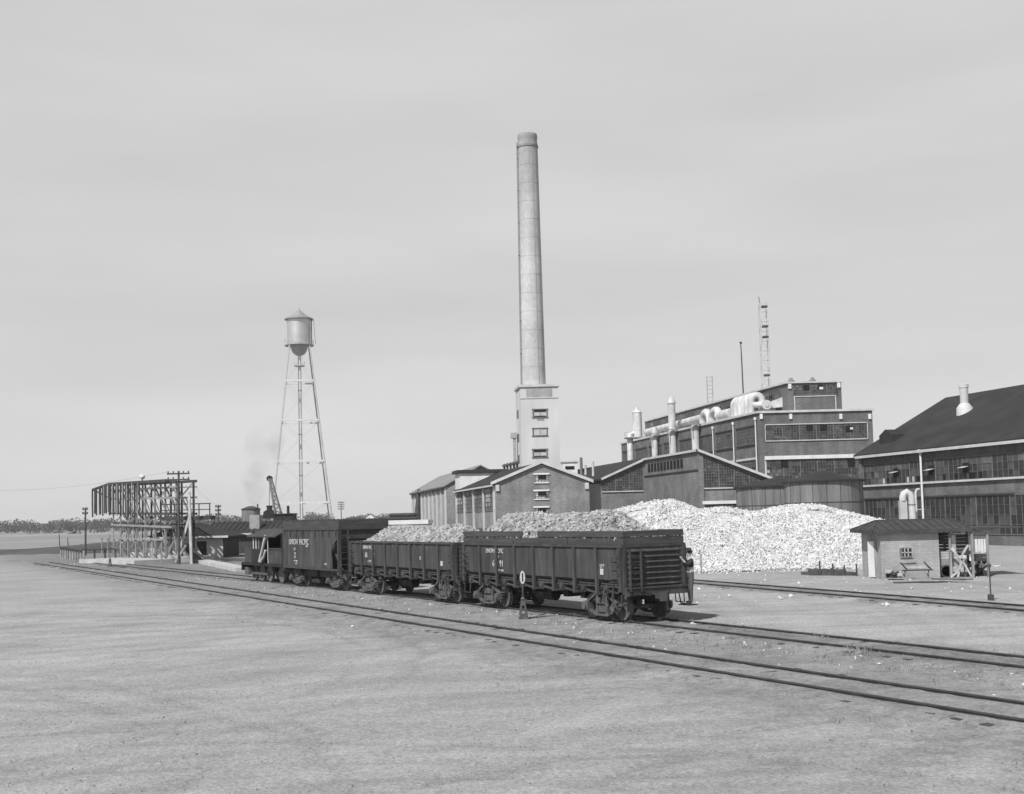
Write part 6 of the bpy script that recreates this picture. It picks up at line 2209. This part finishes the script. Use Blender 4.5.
# pale strip of road across the far fields
m = MB(); m.box(-700, -90, 520, 535, .02, .35); struct(m.build('field_road', 'conc_g', None))


# ------------------------------------------------------------------ far trees, farmhouse
def far_wood():
    r = np.random.default_rng(33)
    mb_v = []; mb_f = []
    px = -40.0
    while px < 440:
        Yq = r.uniform(820, 1000); h_ = r.uniform(6, 11.5)*(1.0 if px < 330 else .75)
        if 330 < px < 345 or r.random() < .06:
            h_ *= .55
        c = at(px, 520, Yq); w = h_*r.uniform(.5, .85)
        for _ in range(150):
            u_ = r.normal(size=3); u_ /= np.linalg.norm(u_); k = r.random()**.4
            p = np.array([c.x+u_[0]*w*k, Yq+u_[1]*w*k, h_*.52+u_[2]*h_*.48*k])
            s = r.uniform(.35, .95); e1 = r.normal(size=3); e1 /= np.linalg.norm(e1); e2 = np.cross(e1, r.normal(size=3)); e2 /= np.linalg.norm(e2)
            o = len(mb_v); mb_v += [tuple(p+e1*s), tuple(p+e2*s), tuple(p-e1*s), tuple(p-e2*s*.8)]; mb_f.append((o, o+1, o+2, o+3))
        px += r.uniform(1.2, 4.2)
    for _ in range(60):     # low scrub between
        c = at(r.uniform(-40, 440), 520, r.uniform(600, 800)); h_ = r.uniform(1.5, 3.2)
        for _ in range(50):
            p = np.array([c.x+r.normal()*h_*.8, c.y+r.normal()*h_, abs(r.normal())*h_*.5]); s = r.uniform(.3, .7)
            e1 = r.normal(size=3); e1 /= np.linalg.norm(e1); e2 = np.cross(e1, r.normal(size=3)); e2 /= np.linalg.norm(e2)
            o = len(mb_v); mb_v += [tuple(p+e1*s), tuple(p+e2*s), tuple(p-e1*s), tuple(p-e2*s)]; mb_f.append((o, o+1, o+2, o+3))
    m = MB(); m.add(mb_v, mb_f)
    o = m.build('distant_trees', 'leaf', None, recalc=False)
    tag(o, 'far belt of dark trees along the horizon behind the water tower and trestle', 'trees', None, 'stuff')


far_wood()
q = at(370, 518.5, 620)
fh = thing('farmhouse', 'tiny white farmhouse far off among the trees, right of the water tower', 'house', (q.x, 620, 0))
m = MB(); m.extr([(q.x-3.4, 620, 0), (q.x+3.4, 620, 0), (q.x+3.4, 620, 4.2), (q.x, 620, 6.6), (q.x-3.4, 620, 4.2)], (0, 7, 0)); m.build('wall', 'white', fh)
m = MB()
for sg in (-1, 1):
    m.extr([(q.x+sg*3.8, 619.6, 4.0), (q.x, 619.6, 6.75), (q.x, 619.6, 6.95), (q.x+sg*3.8, 619.6, 4.25)], (0, 7.8, 0))
m.build('roof', 'roof_g', fh)
for dx in (-2, .9):
    m = MB(); m.box(q.x+dx, q.x+dx+1, 619.9, 619.995, 1.4, 2.8); m.build('window', 'glass', fh)


# ------------------------------------------------------------------ crane smoke
def smoke():
    b = at(262, 500, 172); c = at(258, 470, 176)
    m = MB(); pr = []
    pts = [at(258, 508, 172), at(257, 497, 173), at(254, 484, 174), at(258, 465, 176), at(266, 440, 178), at(276, 412, 180)]
    m.tube(pts, [.6, 1.5, 2.1, 2.8, 3.2, 1.5], 16)
    o = m.build('smoke', 'black', None, True)
    mat = bpy.data.materials.new('drifting_smoke'); mat.use_nodes = True
    N, L = mat.node_tree.nodes, mat.node_tree.links
    for n in list(N):
        if n.type != 'OUTPUT_MATERIAL':
            N.remove(n)
    out = [n for n in N if n.type == 'OUTPUT_MATERIAL'][0]
    v = N.new('ShaderNodeVolumePrincipled'); v.inputs['Color'].default_value = (.25, .25, .25, 1)
    tc = N.new('ShaderNodeTexCoord'); ns = N.new('ShaderNodeTexNoise'); ns.inputs['Scale'].default_value = .35; ns.inputs['Detail'].default_value = 4
    L.new(tc.outputs['Object'], ns.inputs['Vector'])
    mr = N.new('ShaderNodeMapRange'); mr.inputs[1].default_value = .45; mr.inputs[2].default_value = .75; mr.inputs[3].default_value = 0; mr.inputs[4].default_value = .17
    L.new(ns.outputs['Fac'], mr.inputs[0])
    gr = N.new('ShaderNodeSeparateXYZ'); L.new(tc.outputs['Object'], gr.inputs[0])
    fd = N.new('ShaderNodeMapRange'); fd.inputs[1].default_value = pts[0].z; fd.inputs[2].default_value = pts[-1].z; fd.inputs[3].default_value = 1; fd.inputs[4].default_value = .12
    L.new(gr.outputs[2], fd.inputs[0])
    mm = N.new('ShaderNodeMath'); mm.operation = 'MULTIPLY'; L.new(mr.outputs[0], mm.inputs[0]); L.new(fd.outputs[0], mm.inputs[1])
    L.new(mm.outputs[0], v.inputs['Density']); L.new(v.outputs[0], out.inputs['Volume'])
    o.data.materials.clear(); o.data.materials.append(mat)
    tag(o, 'thin dark smoke drifting up beside the crane boom', 'smoke', None, 'stuff')


smoke()


def haze():
    m = MB(); m.box(-1500, 1500, -120, 1500, -1.0, 75)
    o = m.build('haze', 'black', None)
    mat = bpy.data.materials.new('dusty_air'); mat.use_nodes = True
    N, L = mat.node_tree.nodes, mat.node_tree.links
    for n in list(N):
        if n.type != 'OUTPUT_MATERIAL':
            N.remove(n)
    out = [n for n in N if n.type == 'OUTPUT_MATERIAL'][0]
    v = N.new('ShaderNodeVolumePrincipled'); v.inputs['Color'].default_value = (.95, .95, .95, 1); v.inputs['Density'].default_value = HAZE
    L.new(v.outputs[0], out.inputs['Volume'])
    o.data.materials.clear(); o.data.materials.append(mat)
    tag(o, 'pale dusty air softening the far trees', 'haze', None, 'stuff')


HAZE = 0.00016
haze()

# ------------------------------------------------------------------ light, sky, camera
EL, PHI = math.radians(48), math.radians(33)
sv = Vector((-math.sin(PHI)*math.cos(EL), -math.cos(PHI)*math.cos(EL), math.sin(EL)))
sd = bpy.data.lights.new('sun', 'SUN'); sd.energy = 5.0; sd.angle = math.radians(.53); sd.color = (1, 1, 1)
so = bpy.data.objects.new('sun', sd); COL.objects.link(so); so.rotation_euler = (-sv).to_track_quat('-Z', 'Y').to_euler()
so.location = (-60, -40, 90)

W = bpy.data.worlds.new('World'); SC.world = W; W.use_nodes = True
N, L = W.node_tree.nodes, W.node_tree.links
bg = N['Background']
sky = N.new('ShaderNodeTexSky'); sky.sky_type = 'NISHITA'; sky.sun_disc = False
sky.sun_elevation = EL; sky.sun_rotation = math.pi+PHI; sky.altitude = 1200; sky.dust_density = 2.5; sky.air_density = 1.2
bw = N.new('ShaderNodeRGBToBW'); L.new(sky.outputs[0], bw.inputs[0])
tc = N.new('ShaderNodeTexCoord'); mp = N.new('ShaderNodeMapping'); mp.inputs['Scale'].default_value = (1.2, 1.2, 7); mp.inputs['Rotation'].default_value = (math.radians(4), math.radians(-5), 0)
L.new(tc.outputs['Generated'], mp.inputs[0])
ns = N.new('ShaderNodeTexNoise'); ns.inputs['Scale'].default_value = 1.6; ns.inputs['Detail'].default_value = 5; ns.inputs['Roughness'].default_value = .5; L.new(mp.outputs[0], ns.inputs[0])
# bright cirrus veil low in the sky; left off overhead so shadows get less fill
mr = N.new('ShaderNodeMapRange'); mr.inputs[1].default_value = .3; mr.inputs[2].default_value = .7; mr.inputs[3].default_value = 6.2; mr.inputs[4].default_value = 7.4; L.new(ns.outputs['Fac'], mr.inputs[0])
mx = N.new('ShaderNodeMix'); mx.data_type = 'FLOAT'; mx.inputs[0].default_value = .75
sz = N.new('ShaderNodeSeparateXYZ'); L.new(tc.outputs['Generated'], sz.inputs[0])
vf = N.new('ShaderNodeMapRange'); vf.interpolation_type = 'SMOOTHSTEP'
vf.inputs[1].default_value = .43; vf.inputs[2].default_value = .62; vf.inputs[3].default_value = .85; vf.inputs[4].default_value = .0
L.new(sz.outputs[2], vf.inputs[0]); L.new(vf.outputs[0], mx.inputs[0])
L.new(bw.outputs[0], mx.inputs[2]); L.new(mr.outputs[0], mx.inputs[3])
cb = N.new('ShaderNodeCombineColor')
for k in range(3):
    L.new(mx.outputs[0], cb.inputs[k])
L.new(cb.outputs[0], bg.inputs['Color']); bg.inputs['Strength'].default_value = .1

cd = bpy.data.cameras.new('camera'); co = bpy.data.objects.new('camera', cd); COL.objects.link(co)
co.matrix_world = Matrix.Translation((0, 0, H)) @ RC.to_4x4()
cd.sensor_fit = 'HORIZONTAL'; cd.sensor_width = 36; cd.lens = 36*F/1024
cd.shift_y = (CY-397)/1024
cd.clip_start = .1; cd.clip_end = 20000
SC.camera = co
vs_ = SC.view_settings
SC.display_settings.display_device = 'sRGB'
vs_.view_transform = 'Standard'; vs_.look = 'None'; vs_.exposure = 0; vs_.gamma = 1; vs_.use_curve_mapping = False
SC.cycles.max_bounces = 5; SC.cycles.diffuse_bounces = 3; SC.cycles.volume_bounces = 1
SC.cycles.use_denoising = True
